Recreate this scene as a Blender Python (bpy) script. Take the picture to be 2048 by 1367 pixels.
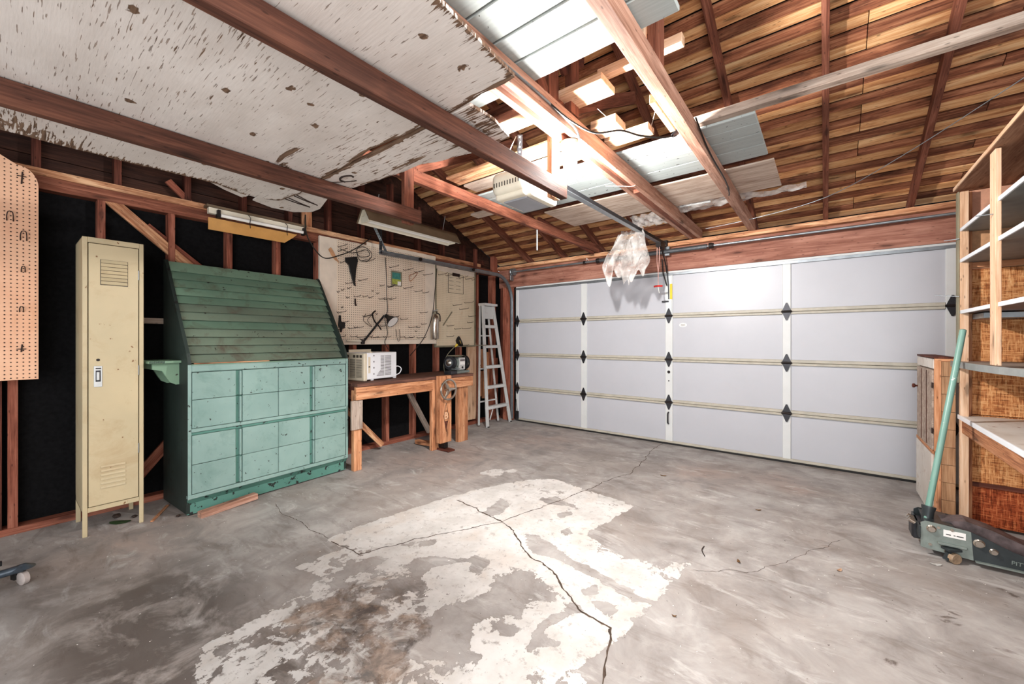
import bpy, bmesh, math, random
import numpy as np
from mathutils import Vector, Matrix, Euler
rnd = random.Random(7)
for o in list(bpy.data.objects): bpy.data.objects.remove(o)
S = bpy.context.scene
C = S.collection
PI = math.pi
R = math.radians

# ---------------------------------------------------------------- camera, world, light, exposure
cd = bpy.data.cameras.new('camera'); cam = bpy.data.objects.new('camera', cd); C.objects.link(cam)
cam.location = (0, 0, 1.30); cam.rotation_euler = (R(90), 0, R(38.1))
cd.sensor_width = 36; cd.lens = 800 / 2048 * 36; cd.shift_y = -4.5 / 2048; cd.clip_start = .05
S.camera = cam
S.view_settings.view_transform = 'Standard'; S.view_settings.look = 'None'
S.view_settings.gamma = 1; S.view_settings.use_curve_mapping = False
S.view_settings.exposure = 0.2
W = bpy.data.worlds.new('world'); S.world = W; W.use_nodes = True
W.node_tree.nodes['Background'].inputs[0].default_value = (.93, .96, 1, 1)
W.node_tree.nodes['Background'].inputs[1].default_value = 1.15

def light(name, kind, loc, power, color, rot=(0, 0, 0), size=1, size_y=None, radius=None):
    d = bpy.data.lights.new(name, kind); d.energy = power; d.color = color
    if kind == 'AREA':
        d.size = size
        if size_y: d.shape = 'RECTANGLE'; d.size_y = size_y
    if radius is not None: d.shadow_soft_size = radius
    o = bpy.data.objects.new(name, d); C.objects.link(o); o.location = loc; o.rotation_euler = rot
    return o
BULB = (-1.205, 2.10, 2.345)
BULB_STRENGTH = 3900   # the glass of the bulb is the lamp itself
# broad fill light added behind the camera to raise the overall brightness
light('rear_fill_light', 'AREA', (.45, -1.25, 1.35), 130, (.95, .975, 1), rot=(R(88), 0, R(46)), size=3.0, size_y=2.3)

# second fill, an unseen source added overhead, above and beside the camera
light('overhead_fill_light', 'AREA', (.55, 1.05, 2.42), 26, (1, .985, .96), rot=(0, R(48), R(0)), size=.5, size_y=1.2)

# ---------------------------------------------------------------- materials
def srgb(r, g, b):
    def f(c):
        c /= 255
        return c / 12.92 if c <= .04045 else ((c + .055) / 1.055) ** 2.4
    return (f(r), f(g), f(b), 1)

class NT:
    def __init__(s, name):
        s.m = bpy.data.materials.new(name); s.m.use_nodes = True
        s.t = s.m.node_tree; s.b = s.t.nodes['Principled BSDF']; s.out = s.t.nodes['Material Output']
    def n(s, typ, ins=None, **kw):
        nd = s.t.nodes.new(typ)
        for k, v in kw.items(): setattr(nd, k, v)
        for k, v in (ins or {}).items():
            if isinstance(v, bpy.types.NodeSocket): s.t.links.new(v, nd.inputs[k])
            else: nd.inputs[k].default_value = v
        return nd
    def link(s, a, b): s.t.links.new(a, b)
    def coord(s, scale=(1, 1, 1), rand=True, kind='Object', rot=(0, 0, 0)):
        tc = s.n('ShaderNodeTexCoord')
        v = tc.outputs[kind]
        if rand:
            oi = s.n('ShaderNodeObjectInfo')
            mul = s.n('ShaderNodeMath', {0: oi.outputs['Random'], 1: 37.0}, operation='MULTIPLY')
            cmb = s.n('ShaderNodeCombineXYZ', {0: mul.outputs[0], 1: mul.outputs[0], 2: mul.outputs[0]})
            v = s.n('ShaderNodeVectorMath', {0: v, 1: cmb.outputs[0]}, operation='ADD').outputs[0]
        mp = s.n('ShaderNodeMapping', {'Vector': v, 'Scale': scale, 'Rotation': rot})
        return mp.outputs[0]
    def noise(s, vec, scale=5, detail=4, rough=.55, dist=0):
        return s.n('ShaderNodeTexNoise', {'Vector': vec, 'Scale': scale, 'Detail': detail, 'Roughness': rough, 'Distortion': dist}).outputs[0]
    def ramp(s, fac, stops, interp='LINEAR'):
        r = s.n('ShaderNodeValToRGB', {0: fac}); cr = r.color_ramp; cr.interpolation = interp
        while len(cr.elements) < len(stops): cr.elements.new(.5)
        for e, (p, c) in zip(cr.elements, stops):
            e.position = p; e.color = c if len(c) == 4 else (*c, 1)
        return r.outputs[0]
    def step(s, fac, lo, hi):
        return s.n('ShaderNodeMapRange', {0: fac, 1: lo, 2: hi, 3: 0., 4: 1.}).outputs[0]
    def mix(s, fac, a, b, blend='MIX'):
        m = s.n('ShaderNodeMix', data_type='RGBA', blend_type=blend)
        for sock, v in ((m.inputs[0], fac), (m.inputs[6], a), (m.inputs[7], b)):
            if isinstance(v, bpy.types.NodeSocket): s.link(v, sock)
            else: sock.default_value = v
        return m.outputs[2]
    def math(s, op, a, b=0.0, c=None, clamp=False):
        d = {0: a, 1: b}
        if c is not None: d[2] = c
        return s.n('ShaderNodeMath', d, operation=op, use_clamp=clamp).outputs[0]
    def fin(s, col, rough=.6, metal=0, bump=None, bstr=.2, bdist=.01, spec=.35):
        for sock, v in ((s.b.inputs['Base Color'], col), (s.b.inputs['Roughness'], rough), (s.b.inputs['Metallic'], metal)):
            if isinstance(v, bpy.types.NodeSocket): s.link(v, sock)
            else: sock.default_value = v
        s.b.inputs['Specular IOR Level'].default_value = spec
        if bump is not None:
            bp = s.n('ShaderNodeBump', {'Height': bump, 'Strength': bstr, 'Distance': bdist})
            s.link(bp.outputs[0], s.b.inputs['Normal'])
        return s.m

def wood(name, dark, mid, light_, g=14, along=1.1, stain=.35, stain_col=(60, 38, 30), var=.35, knots=True, rough=.75):
    """grain runs along the local X of the piece"""
    t = NT(name)
    v = t.coord((along, g, g))
    n1 = t.noise(v, 1.6, 5, .6, .9)
    n2 = t.noise(t.coord((along * 2.2, g * 6, g * 6)), 2.2, 3, .6)
    f = t.math('ADD', t.math('MULTIPLY', n1, .6), t.math('MULTIPLY', n2, .4))
    col = t.ramp(f, [(.36, srgb(*dark)), (.49, srgb(*mid)), (.62, srgb(*light_))])
    st = t.noise(t.coord((1.3, 4, 4)), 1.7, 5, .65)
    col = t.mix(t.math('MULTIPLY', t.step(st, .50, .66), stain), col, srgb(*stain_col))
    if knots:
        # flat 2-D cells (along the grain, across it) so every face shows some knots and nail marks
        sp = t.n('ShaderNodeSeparateXYZ', {0: t.coord((1, 1, 1))})
        yz = t.math('ADD', sp.outputs[1], sp.outputs[2])
        def spots(sx, sy, lo, hi):
            wob = t.math('MULTIPLY', t.noise(t.coord((8, 20, 20)), 2, 2), .12)
            c = t.n('ShaderNodeCombineXYZ', {0: t.math('MULTIPLY', sp.outputs[0], sx), 1: t.math('ADD', t.math('MULTIPLY', yz, sy), wob)}).outputs[0]
            vo = t.n('ShaderNodeTexVoronoi', {'Vector': c, 'Scale': 1.0}, voronoi_dimensions='2D').outputs['Distance']
            return t.math('SUBTRACT', 1.0, t.step(vo, lo, hi))
        col = t.mix(t.math('MULTIPLY', spots(1.5, 6, .10, .22), .28), col, srgb(*[int(c * .75) for c in dark]))
        col = t.mix(t.math('MULTIPLY', spots(1.5, 6, .04, .09), .6), col, srgb(*[int(c * .4) for c in dark]))
        col = t.mix(t.math('MULTIPLY', spots(5.5, 19, .035, .07), .55), col, srgb(*[int(c * .35) for c in dark]))
    oi = t.n('ShaderNodeObjectInfo').outputs['Random']
    val = t.n('ShaderNodeMapRange', {0: oi, 1: 0., 2: 1., 3: 1 - var, 4: 1 + var * .55}).outputs[0]
    hs = t.n('ShaderNodeHueSaturation', {'Color': col, 'Value': val}).outputs[0]
    return t.fin(hs, rough, bump=f, bstr=.25, bdist=.004, spec=.2)

M = {}
M['red_lumber'] = wood('red_lumber', (82, 45, 33), (116, 68, 51), (146, 94, 74), stain=.4, var=.2)
M['runner'] = wood('runner', (56, 34, 26), (80, 49, 38), (102, 65, 50), stain=.5, stain_col=(54, 35, 29), var=.08, g=10)
M['header'] = wood('header', (116, 72, 58), (150, 102, 86), (176, 128, 110), g=7, along=.8, stain=.4, stain_col=(112, 66, 56), var=.05)
M['red_lumber_light'] = wood('red_lumber_light', (140, 100, 82), (172, 130, 110), (198, 160, 140), stain=.3, var=.1)
M['dark_lumber'] = wood('dark_lumber', (52, 26, 20), (82, 43, 33), (110, 62, 48), stain=.4, var=.2)
M['stud'] = wood('stud', (104, 54, 40), (148, 86, 67), (178, 116, 94), stain=.3, var=.18)
M['sheath_light'] = wood('sheath_light', (156, 98, 60), (206, 152, 102), (230, 188, 140), g=12, stain=.5, stain_col=(146, 84, 54), var=.22)
M['sheath_brown'] = wood('sheath_brown', (88, 50, 36), (144, 88, 62), (188, 130, 96), g=12, stain=.75, stain_col=(72, 38, 28), var=.32)
M['plate_light'] = wood('plate_light', (120, 70, 48), (190, 135, 98), (228, 185, 145), stain=.55, stain_col=(96, 54, 38), var=.1)
M['fresh_pine'] = wood('fresh_pine', (186, 144, 112), (214, 176, 144), (228, 198, 170), stain=.12, stain_col=(160, 110, 70), var=.08)
M['bench_wood'] = wood('bench_wood', (120, 72, 50), (184, 126, 88), (212, 160, 122), stain=.45, stain_col=(120, 66, 44), var=.15)
M['bench_top'] = wood('bench_top', (58, 38, 34), (92, 62, 52), (130, 92, 76), stain=.4, var=.05, knots=False)
M['grey_wood'] = wood('grey_wood', (130, 112, 100), (166, 148, 134), (190, 174, 160), stain=.3, stain_col=(98, 80, 70), var=.1)
M['pale_ply'] = wood('pale_ply', (150, 128, 112), (188, 168, 152), (208, 192, 178), g=10, along=1.5, stain=.3, stain_col=(140, 112, 92), var=.06, knots=False)
M['shelf_ply'] = wood('shelf_ply', (128, 86, 64), (160, 116, 90), (184, 142, 114), g=7, stain=.3, stain_col=(110, 66, 48), var=.05)
M['siding'] = wood('siding', (38, 24, 20), (58, 36, 28), (80, 50, 38), g=9, stain=.4, stain_col=(30, 20, 18), var=.25, knots=False)
M['plank_face'] = wood('plank_face', (126, 92, 66), (160, 122, 90), (180, 144, 112), g=18, stain=.3, stain_col=(110, 76, 52), var=.06, knots=False)

def plain(name, col, rough=.5, metal=0, n_amt=.12, n_scale=9, bump=.05, spec=.4, coord='Object'):
    t = NT(name); v = t.coord((1, 1, 1), kind=coord)
    n = t.noise(v, n_scale, 5, .6)
    c = srgb(*col); d = tuple(x * (1 - n_amt * 2) for x in c[:3]) + (1,)
    return t.fin(t.ramp(n, [(.3, d), (.65, c)]), rough, metal, bump=n, bstr=bump, bdist=.004, spec=spec)

def worn(name, base, low, chip, chips=.62, rough=.45, chip_scale=26, dirt=None, dirt_amt=.3, spec=.4, var=0.):
    """paint with broad tone changes and small chips"""
    t = NT(name); v = t.coord()
    broad = t.noise(v, 1.8, 4, .6)
    col = t.ramp(broad, [(.3, srgb(*low)), (.62, srgb(*base))])
    if dirt:
        dn = t.noise(t.coord((1, 1, 1)), 4.2, 6, .7, .5)
        col = t.mix(t.math('MULTIPLY', t.step(dn, .52, .68), dirt_amt), col, srgb(*dirt))
    if var:
        val = t.n('ShaderNodeMapRange', {0: t.n('ShaderNodeObjectInfo').outputs['Random'], 1: 0., 2: 1., 3: 1 - var, 4: 1 + var * .6}).outputs[0]
        col = t.n('ShaderNodeHueSaturation', {'Color': col, 'Value': val}).outputs[0]
    cn = t.noise(v, chip_scale, 4, .6); big = t.noise(v, 3.5, 3)
    cm = t.step(t.math('ADD', cn, t.math('MULTIPLY', big, .25)), chips + .125, chips + .14)
    col = t.mix(cm, col, srgb(*chip))
    return t.fin(col, rough, bump=t.math('SUBTRACT', broad, cm), bstr=.12, bdist=.003, spec=spec)

M['felt'] = plain('felt', (20, 20, 21), .95, n_amt=.25, n_scale=40, spec=.1)
M['locker'] = worn('locker', (194, 177, 142), (180, 166, 134), (124, 88, 56), .70, .42, 20, dirt=(160, 130, 92), dirt_amt=.35)
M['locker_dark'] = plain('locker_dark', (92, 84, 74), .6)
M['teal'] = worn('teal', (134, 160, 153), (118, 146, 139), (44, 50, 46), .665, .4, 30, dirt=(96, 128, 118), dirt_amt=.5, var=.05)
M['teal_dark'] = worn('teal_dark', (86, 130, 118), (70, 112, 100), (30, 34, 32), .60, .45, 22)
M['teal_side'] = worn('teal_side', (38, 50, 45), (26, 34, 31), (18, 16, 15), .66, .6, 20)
M['slat_green'] = worn('slat_green', (120, 150, 128), (106, 134, 114), (40, 40, 34), .68, .42, 24, dirt=(88, 82, 66), dirt_amt=.8, var=.28)
M['slat_grime'] = worn('slat_grime', (112, 128, 110), (100, 110, 96), (44, 40, 32), .68, .45, 24, dirt=(92, 82, 70), dirt_amt=.9, var=.22)
M['mint'] = worn('mint', (120, 150, 124), (104, 134, 110), (54, 56, 46), .68, .5, 24)
M['door_panel'] = plain('door_panel', (180, 181, 187), .38, n_amt=.02, n_scale=3, bump=.02, spec=.5)
M['door_stile'] = plain('door_stile', (206, 208, 207), .4, n_amt=.03, n_scale=6)
M['door_rail'] = plain('door_rail', (182, 176, 162), .45, n_amt=.10, n_scale=14)
M['galv'] = plain('galv', (150, 156, 160), .38, .75, n_amt=.15, n_scale=12)
M['galv_light'] = plain('galv_light', (205, 210, 210), .4, .5, n_amt=.1)
M['steel_dark'] = plain('steel_dark', (66, 66, 70), .4, .7, n_amt=.2)
M['iron'] = plain('iron', (38, 30, 28), .55, .4, n_amt=.3)
M['rust_wire'] = plain('rust_wire', (52, 34, 28), .6, .3, n_amt=.3)
M['black'] = plain('black', (18, 17, 17), .5)
M['rubber'] = plain('rubber', (30, 29, 29), .7)
M['alu'] = worn('alu', (196, 196, 194), (176, 176, 174), (120, 96, 82), .70, .42, 22, dirt=(150, 140, 130), dirt_amt=.4)
M['steel'] = plain('steel', (190, 180, 168), .25, .9, n_amt=.1)
M['fixture_brown'] = plain('fixture_brown', (112, 94, 74), .5, .3, n_amt=.12)
M['cream'] = plain('cream', (226, 218, 198), .45, n_amt=.06)
M['tube'] = plain('tube', (240, 238, 232), .25, n_amt=.01)
M['opener_cream'] = plain('opener_cream', (228, 220, 200), .42, n_amt=.05)
M['opener_grey'] = plain('opener_grey', (150, 152, 158), .3, n_amt=.06)
M['amber'] = plain('amber', (205, 152, 84), .5, n_amt=.08)
M['ac_white'] = plain('ac_white', (232, 233, 236), .4, n_amt=.02)
M['ac_cream'] = plain('ac_cream', (216, 204, 180), .5, n_amt=.06)
M['vent_dark'] = plain('vent_dark', (72, 64, 56), .7)
M['shelf_white'] = plain('shelf_white', (232, 236, 240), .45, n_amt=.03)
M['desk_white'] = worn('desk_white', (214, 208, 200), (190, 178, 166), (150, 110, 88), .68, .5, 18, dirt=(160, 140, 126), dirt_amt=.6)
M['counter_grey'] = plain('counter_grey', (140, 144, 142), .45, n_amt=.15)
M['jack_grey'] = plain('jack_grey', (134, 144, 138), .4, .35, n_amt=.12, n_scale=20)
M['jack_dark'] = plain('jack_dark', (60, 66, 68), .35, .4, n_amt=.15)
M['jack_cup'] = plain('jack_cup', (110, 96, 96), .45, .2, n_amt=.35, n_scale=16)
M['handle_green'] = worn('handle_green', (122, 160, 148), (104, 142, 130), (200, 205, 200), .68, .35, 40)
M['wheel_tan'] = plain('wheel_tan', (176, 150, 122), .5, n_amt=.3, n_scale=30)
M['wheel_grey'] = plain('wheel_grey', (190, 178, 172), .35, n_amt=.25)
M['stand_blue'] = plain('stand_blue', (66, 76, 86), .35, .3, n_amt=.25, n_scale=24)
M['sticker_white'] = plain('sticker_white', (232, 230, 226), .5, n_amt=.02)
M['sticker_blue'] = plain('sticker_blue', (30, 50, 96), .4, n_amt=.02)
M['ink'] = plain('ink', (26, 24, 24), .6)
M['red'] = plain('red', (196, 44, 40), .4, n_amt=.04)
M['pink_cord'] = plain('pink_cord', (226, 178, 166), .7)
M['white_cord'] = plain('white_cord', (228, 224, 216), .5, n_amt=.02)
M['yellow'] = plain('yellow', (222, 190, 48), .45, n_amt=.05)
M['green_pic'] = plain('green_pic', (70, 140, 130), .4, n_amt=.2, n_scale=30)
M['pic_green'] = plain('pic_green', (170, 180, 80), .5, n_amt=.2, n_scale=30)
M['leaf'] = plain('leaf', (150, 112, 74), .7, n_amt=.3, n_scale=40)
M['leaf_green'] = plain('leaf_green', (86, 112, 72), .6, n_amt=.2)
M['debris'] = plain('debris', (60, 44, 36), .8, n_amt=.4, n_scale=30)
M['crack'] = plain('crack', (84, 68, 56), .9, n_amt=.3, n_scale=30)
M['base_concrete'] = plain('base_concrete', (120, 112, 106), .8, n_amt=.2)

def mk_emit():
    t = NT('lit_bulb_glass')
    t.b.inputs['Emission Color'].default_value = (1, .975, .95, 1)
    t.b.inputs['Emission Strength'].default_value = BULB_STRENGTH
    return t.fin((.9, .9, .88, 1), .4)
M['bulb'] = mk_emit()

def mk_flaking():
    """weathered white paint on plywood; checks run along local X"""
    t = NT('flaking_white_plywood')
    edge = t.n('ShaderNodeAttribute', attribute_name='wear').outputs['Fac']
    wv = t.noise(t.coord((1, 1, 1), rand=False), 3.0, 4, .6)
    n = t.noise(t.coord((5, 62, 10), rand=False, rot=(0, 0, R(4))), 1.5, 3, .55, .3)
    where = t.noise(t.coord((1, 1, 1), rand=False), 1.7, 3, .6)
    w = t.math('ADD', t.math('MULTIPLY', where, .36), t.math('MULTIPLY', edge, .42))
    chk = t.step(t.math('ADD', n, w), .885, .90)
    patch = t.noise(t.coord((1, 1.7, 1), rand=False), 8.5, 5, .6, .3)
    pm = t.step(t.math('ADD', patch, t.math('MULTIPLY', edge, .30)), .735, .75)
    m = t.math('MAXIMUM', chk, pm)
    wv3 = t.n('ShaderNodeVectorMath', {0: t.coord((2.6, 3.4, 0), rand=False), 1: t.n('ShaderNodeVectorMath', {0: t.n('ShaderNodeTexNoise', {'Vector': t.coord((1, 1, 1), rand=False), 'Scale': 40, 'Detail': 2}).outputs['Color'], 1: (.12, .12, 0)}, operation='MULTIPLY').outputs[0]}, operation='ADD')
    vo = t.n('ShaderNodeTexVoronoi', {'Vector': wv3.outputs[0], 'Scale': 1.0}, voronoi_dimensions='2D').outputs['Distance']
    m = t.math('MAXIMUM', m, t.math('SUBTRACT', 1., t.step(vo, .045, .052)))
    fine_c = t.noise(t.coord((9, 110, 10), rand=False, rot=(0, 0, R(5))), 1.3, 2, .5, .3)
    fc = t.math('MULTIPLY', t.step(t.math('ADD', fine_c, t.math('MULTIPLY', where, .25)), .78, .80), .7)
    m = t.math('MAXIMUM', m, fc)
    base = t.ramp(t.noise(t.coord((1, 2, 1), rand=False), 2.2, 4, .6), [(.3, srgb(192, 182, 174)), (.65, srgb(212, 204, 197))])
    wn = t.noise(t.coord((3, 40, 10), rand=False), 2, 3)
    brown = t.ramp(wn, [(.3, srgb(66, 46, 34)), (.7, srgb(132, 106, 86))])
    fade = t.math('MULTIPLY', t.step(t.math('ADD', n, w), .80, .89), .18)
    col = t.mix(fade, base, srgb(160, 140, 124)); col = t.mix(m, col, brown)
    h = t.math('SUBTRACT', t.math('MULTIPLY', t.noise(t.coord((6, 60, 10), rand=False), 2, 3), .3), m)
    return t.fin(col, .7, bump=h, bstr=.5, bdist=.004, spec=.2)
M['flaking'] = mk_flaking()

def mk_grey_plank():
    t = NT('grey_painted_plank')
    v = t.coord((2, 30, 30)); n = t.noise(v, 2, 4)
    oi = t.n('ShaderNodeObjectInfo').outputs['Random']
    col = t.ramp(n, [(.3, srgb(150, 157, 155)), (.6, srgb(162, 169, 167))])
    sp = t.noise(t.coord((1, 1, 1)), 30, 3)
    col = t.mix(t.step(sp, .68, .70), col, srgb(70, 66, 60))
    val = t.n('ShaderNodeMapRange', {0: oi, 1: 0., 2: 1., 3: .94, 4: 1.04}).outputs[0]
    col = t.n('ShaderNodeHueSaturation', {'Color': col, 'Value': val}).outputs[0]
    return t.fin(col, .55, bump=n, bstr=.08, bdist=.003, spec=.25)
M['grey_plank'] = mk_grey_plank()

def mk_peg(name, base, low, hole, r=.0036, y0=-1e3, y1=1e3, z0=-1e3, z1=1e3, stain=(196, 150, 112)):
    """perforated hardboard: 25.4 mm grid of drilled holes in local Y/Z"""
    t = NT(name)
    tc = t.n('ShaderNodeTexCoord').outputs['Object']
    sp = t.n('ShaderNodeSeparateXYZ', {0: tc})
    def cell(s):
        f = t.math('PINGPONG', s, .0127)
        return t.math('SUBTRACT', .0127, f)
    a = cell(sp.outputs[1]); b = cell(sp.outputs[2])
    d = t.math('SQRT', t.math('ADD', t.math('MULTIPLY', a, a), t.math('MULTIPLY', b, b)))
    # pingpong distance folds each 25.4 mm cell; hole sits at the fold
    hm = t.math('SUBTRACT', 1.0, t.step(d, r * .75, r * 1.1))
    for s_, lo, hi in ((sp.outputs[1], y0, y1), (sp.outputs[2], z0, z1)):
        hm = t.math('MULTIPLY', hm, t.math('GREATER_THAN', s_, lo))
        hm = t.math('MULTIPLY', hm, t.math('LESS_THAN', s_, hi))
    n = t.noise(t.coord(), 2.6, 5, .65)
    col = t.ramp(n, [(.3, srgb(*low)), (.6, srgb(*base))])
    st = t.noise(t.coord((1, 1, .6)), 3.3, 5, .7)
    col = t.mix(t.math('MULTIPLY', t.step(st, .60, .74), .7), col, srgb(*stain))
    col = t.mix(hm, col, srgb(*hole))
    return t.fin(col, .6, bump=t.math('SUBTRACT', 1.0, hm), bstr=.6, bdist=.003, spec=.25)
M['peg_pink'] = mk_peg('peg_pink', (224, 178, 146), (212, 160, 128), (48, 32, 26), .0042, stain=(208, 150, 112))
M['peg_main'] = mk_peg('peg_main', (228, 211, 190), (218, 198, 176), (46, 32, 26), .0046)
M['peg_fine'] = mk_peg('peg_fine', (220, 205, 178), (208, 192, 164), (86, 68, 52), .0030)
M['peg_frame'] = plain('peg_frame', (230, 216, 198), .6, n_amt=.08, n_scale=6)
M['khaki'] = plain('khaki', (132, 126, 104), .6, n_amt=.15)

def mk_weave(name, a, b, c, s=1.0):
    """open woven-strand face of the old hardboard, strands in local X and Z"""
    t = NT(name)
    n1 = t.noise(t.coord((14 * s, 1, 150 * s)), 1, 3, .6)
    n2 = t.noise(t.coord((150 * s, 1, 14 * s)), 1, 3, .6)
    f = t.math('MAXIMUM', n1, n2)
    m = t.math('MINIMUM', n1, n2)
    broad = t.noise(t.coord(), 3, 4, .6)
    col = t.ramp(f, [(.46, srgb(*a)), (.58, srgb(*b)), (.70, srgb(*c))])
    col = t.mix(t.math('MULTIPLY', t.math('SUBTRACT', 1., t.step(m, .34, .42)), .7), col, srgb(*[int(x * .6) for x in a]))
    val = t.n('ShaderNodeMapRange', {0: broad, 1: .3, 2: .7, 3: .85, 4: 1.1}).outputs[0]
    col = t.n('ShaderNodeHueSaturation', {'Color': col, 'Value': val}).outputs[0]
    return t.fin(col, .7, bump=f, bstr=.4, bdist=.003, spec=.15)
M['weave'] = mk_weave('weave', (166, 98, 54), (204, 144, 92), (226, 176, 124))
M['weave_dark'] = mk_weave('weave_dark', (124, 52, 26), (166, 82, 46), (200, 124, 78))
M['hardboard'] = plain('hardboard', (206, 154, 112), .65, n_amt=.14, n_scale=30)
M['hardboard_pink'] = plain('hardboard_pink', (204, 150, 122), .65, n_amt=.14, n_scale=20)

def mk_film():
    t = NT('clear_plastic_film')
    n = t.noise(t.coord(), 7, 3, .6)
    t.fin(t.ramp(n, [(.3, (.62, .58, .54, 1)), (.7, (.92, .90, .87, 1))]), .18, spec=.8)
    tr = t.n('ShaderNodeBsdfTransparent')
    f = t.n('ShaderNodeMapRange', {0: n, 1: .3, 2: .7, 3: .2, 4: .68}).outputs[0]
    mx = t.n('ShaderNodeMixShader', {0: f, 1: tr.outputs[0], 2: t.b.outputs[0]})
    t.link(mx.outputs[0], t.out.inputs[0])
    return t.m
M['film'] = mk_film()

def mk_floor():
    t = NT('stained_concrete')
    A1 = t.n('ShaderNodeAttribute', attribute_name='fa').outputs['Color']
    A2 = t.n('ShaderNodeAttribute', attribute_name='fb').outputs['Color']
    s1 = t.n('ShaderNodeSeparateColor', {0: A1}); s2 = t.n('ShaderNodeSeparateColor', {0: A2})
    paint, brown, dark = s1.outputs[0], s1.outputs[1], s1.outputs[2]
    crack, oil, warm = s2.outputs[0], s2.outputs[1], s2.outputs[2]
    v = t.coord((1, 1, 1), rand=False)
    big = t.noise(v, .9, 5, .6, .3); med = t.noise(v, 3.2, 6, .65, .5); fine = t.noise(v, 22, 5, .7); grit = t.noise(v, 90, 3, .6)
    col = t.ramp(med, [(.32, srgb(128, 122, 118)), (.5, srgb(154, 149, 145)), (.68, srgb(174, 170, 166))])
    col = t.mix(t.math('MULTIPLY', t.step(big, .48, .62), .45), col, srgb(138, 126, 117))
    col = t.mix(t.math('MULTIPLY', warm, t.step(med, .35, .6)), col, srgb(164, 136, 122))
    st = t.noise(t.coord((1.6, 4.5, 1), rand=False, rot=(0, 0, R(12))), 1.6, 6, .7, .8)
    col = t.mix(t.math('MULTIPLY', t.step(st, .53, .66), .5), col, srgb(108, 98, 91))
    col = t.mix(t.math('MULTIPLY', t.step(t.noise(t.coord((1.2, 3, 1), rand=False), 2.7, 6, .7, .6), .56, .68), .55), col, srgb(196, 193, 190))
    dm = t.math('MULTIPLY', dark, t.step(t.noise(v, 4.5, 6, .68, .5), .36, .54), clamp=True)
    col = t.mix(t.math('MULTIPLY', dm, .8), col, srgb(78, 69, 64))
    # peeling white paint
    n_a = t.noise(v, 6, 7, .68, .6); n_b = t.noise(t.coord((1.3, 1, 1), rand=False, rot=(0, 0, .7)), 13, 6, .65, .4)
    wob = t.math('ADD', t.math('MULTIPLY', t.math('SUBTRACT', n_a, .5), 2.0), t.math('MULTIPLY', t.math('SUBTRACT', n_b, .5), 1.5))
    wob = t.math('MULTIPLY', wob, t.step(paint, .02, .5))
    pm = t.step(t.math('ADD', paint, wob), .44, .47)
    pcol = t.ramp(t.noise(v, 5, 5, .6), [(.3, srgb(178, 174, 169)), (.6, srgb(202, 199, 195))])
    thin = t.step(t.noise(v, 11, 6, .7), .54, .68)
    pcol = t.mix(t.math('MULTIPLY', thin, .4), pcol, srgb(168, 162, 156))
    pcol = t.mix(t.math('MULTIPLY', t.step(t.noise(v, 3.5, 5, .6, .5), .52, .66), .4), pcol, srgb(190, 176, 164))
    pm2 = t.math('MULTIPLY', pm, t.math('SUBTRACT', 1., t.math('MULTIPLY', t.step(fine, .56, .66), .7)))
    # darker rim where the paint has lifted
    rim = t.math('MULTIPLY', t.step(t.math('ADD', paint, wob), .36, .44), t.math('SUBTRACT', 1., pm))
    col = t.mix(t.math('MULTIPLY', rim, .35), col, srgb(112, 102, 95))
    col = t.mix(pm2, col, pcol)
    # brown / rust stains over both
    bn = t.noise(v, 4.5, 7, .7, .8)
    bm = t.math('MULTIPLY', t.step(t.math('ADD', bn, t.math('MULTIPLY', brown, .34)), .64, .76), t.step(brown, .02, .25))
    bcol = t.ramp(t.noise(v, 9, 5, .7, .6), [(.38, srgb(54, 44, 39)), (.5, srgb(104, 86, 73)), (.62, srgb(150, 130, 114))])
    col = t.mix(t.math('MULTIPLY', bm, .8), col, bcol)
    om = t.step(t.math('ADD', t.math('MULTIPLY', t.math('SUBTRACT', t.noise(t.coord((1, 1.7, 1), rand=False), 9, 6, .7, .5), .5), 1.4), oil), .52, .66)
    col = t.mix(t.math('MULTIPLY', om, .8), col, srgb(74, 60, 52))
    # specks
    col = t.mix(t.step(t.noise(v, 60, 2, .5), .735, .75), col, srgb(70, 60, 54))
    col = t.mix(t.step(t.noise(t.coord((1.1, 1, 1), rand=False, rot=(0, 0, 1)), 48, 2, .5), .745, .76), col, srgb(238, 236, 232))
    h = t.math('ADD', t.math('MULTIPLY', fine, .4), t.math('ADD', t.math('MULTIPLY', grit, .2), t.math('MULTIPLY', pm2, .6)))
    return t.fin(col, .62, bump=h, bstr=.3, bdist=.004, spec=.3)
M['floor'] = mk_floor()

# ---------------------------------------------------------------- mesh helpers
def link(name, bm, mat, parent=None, loc=(0, 0, 0), rot=None, smooth=False):
    me = bpy.data.meshes.new(name); bm.to_mesh(me); bm.free()
    if smooth:
        for p in me.polygons: p.use_smooth = True
        me.set_sharp_from_angle(angle=R(38))
    me.materials.append(M[mat] if isinstance(mat, str) else mat)
    o = bpy.data.objects.new(name, me); C.objects.link(o)
    if parent is not None: o.parent = parent
    o.location = loc
    if rot is not None: o.rotation_euler = rot
    return o

def add_box(bm, c, s, rot=None, bev=0.0):
    mt = Matrix.Translation(c)
    if rot is not None: mt = mt @ (rot.to_matrix().to_4x4() if isinstance(rot, Euler) else rot.to_4x4())
    r = bmesh.ops.create_cube(bm, size=1, matrix=mt @ Matrix.Diagonal((*s, 1)))
    if bev:
        es = list({e for v in r['verts'] for e in v.link_edges})
        bmesh.ops.bevel(bm, geom=es, offset=bev, segments=1, affect='EDGES')
    return r

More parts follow.
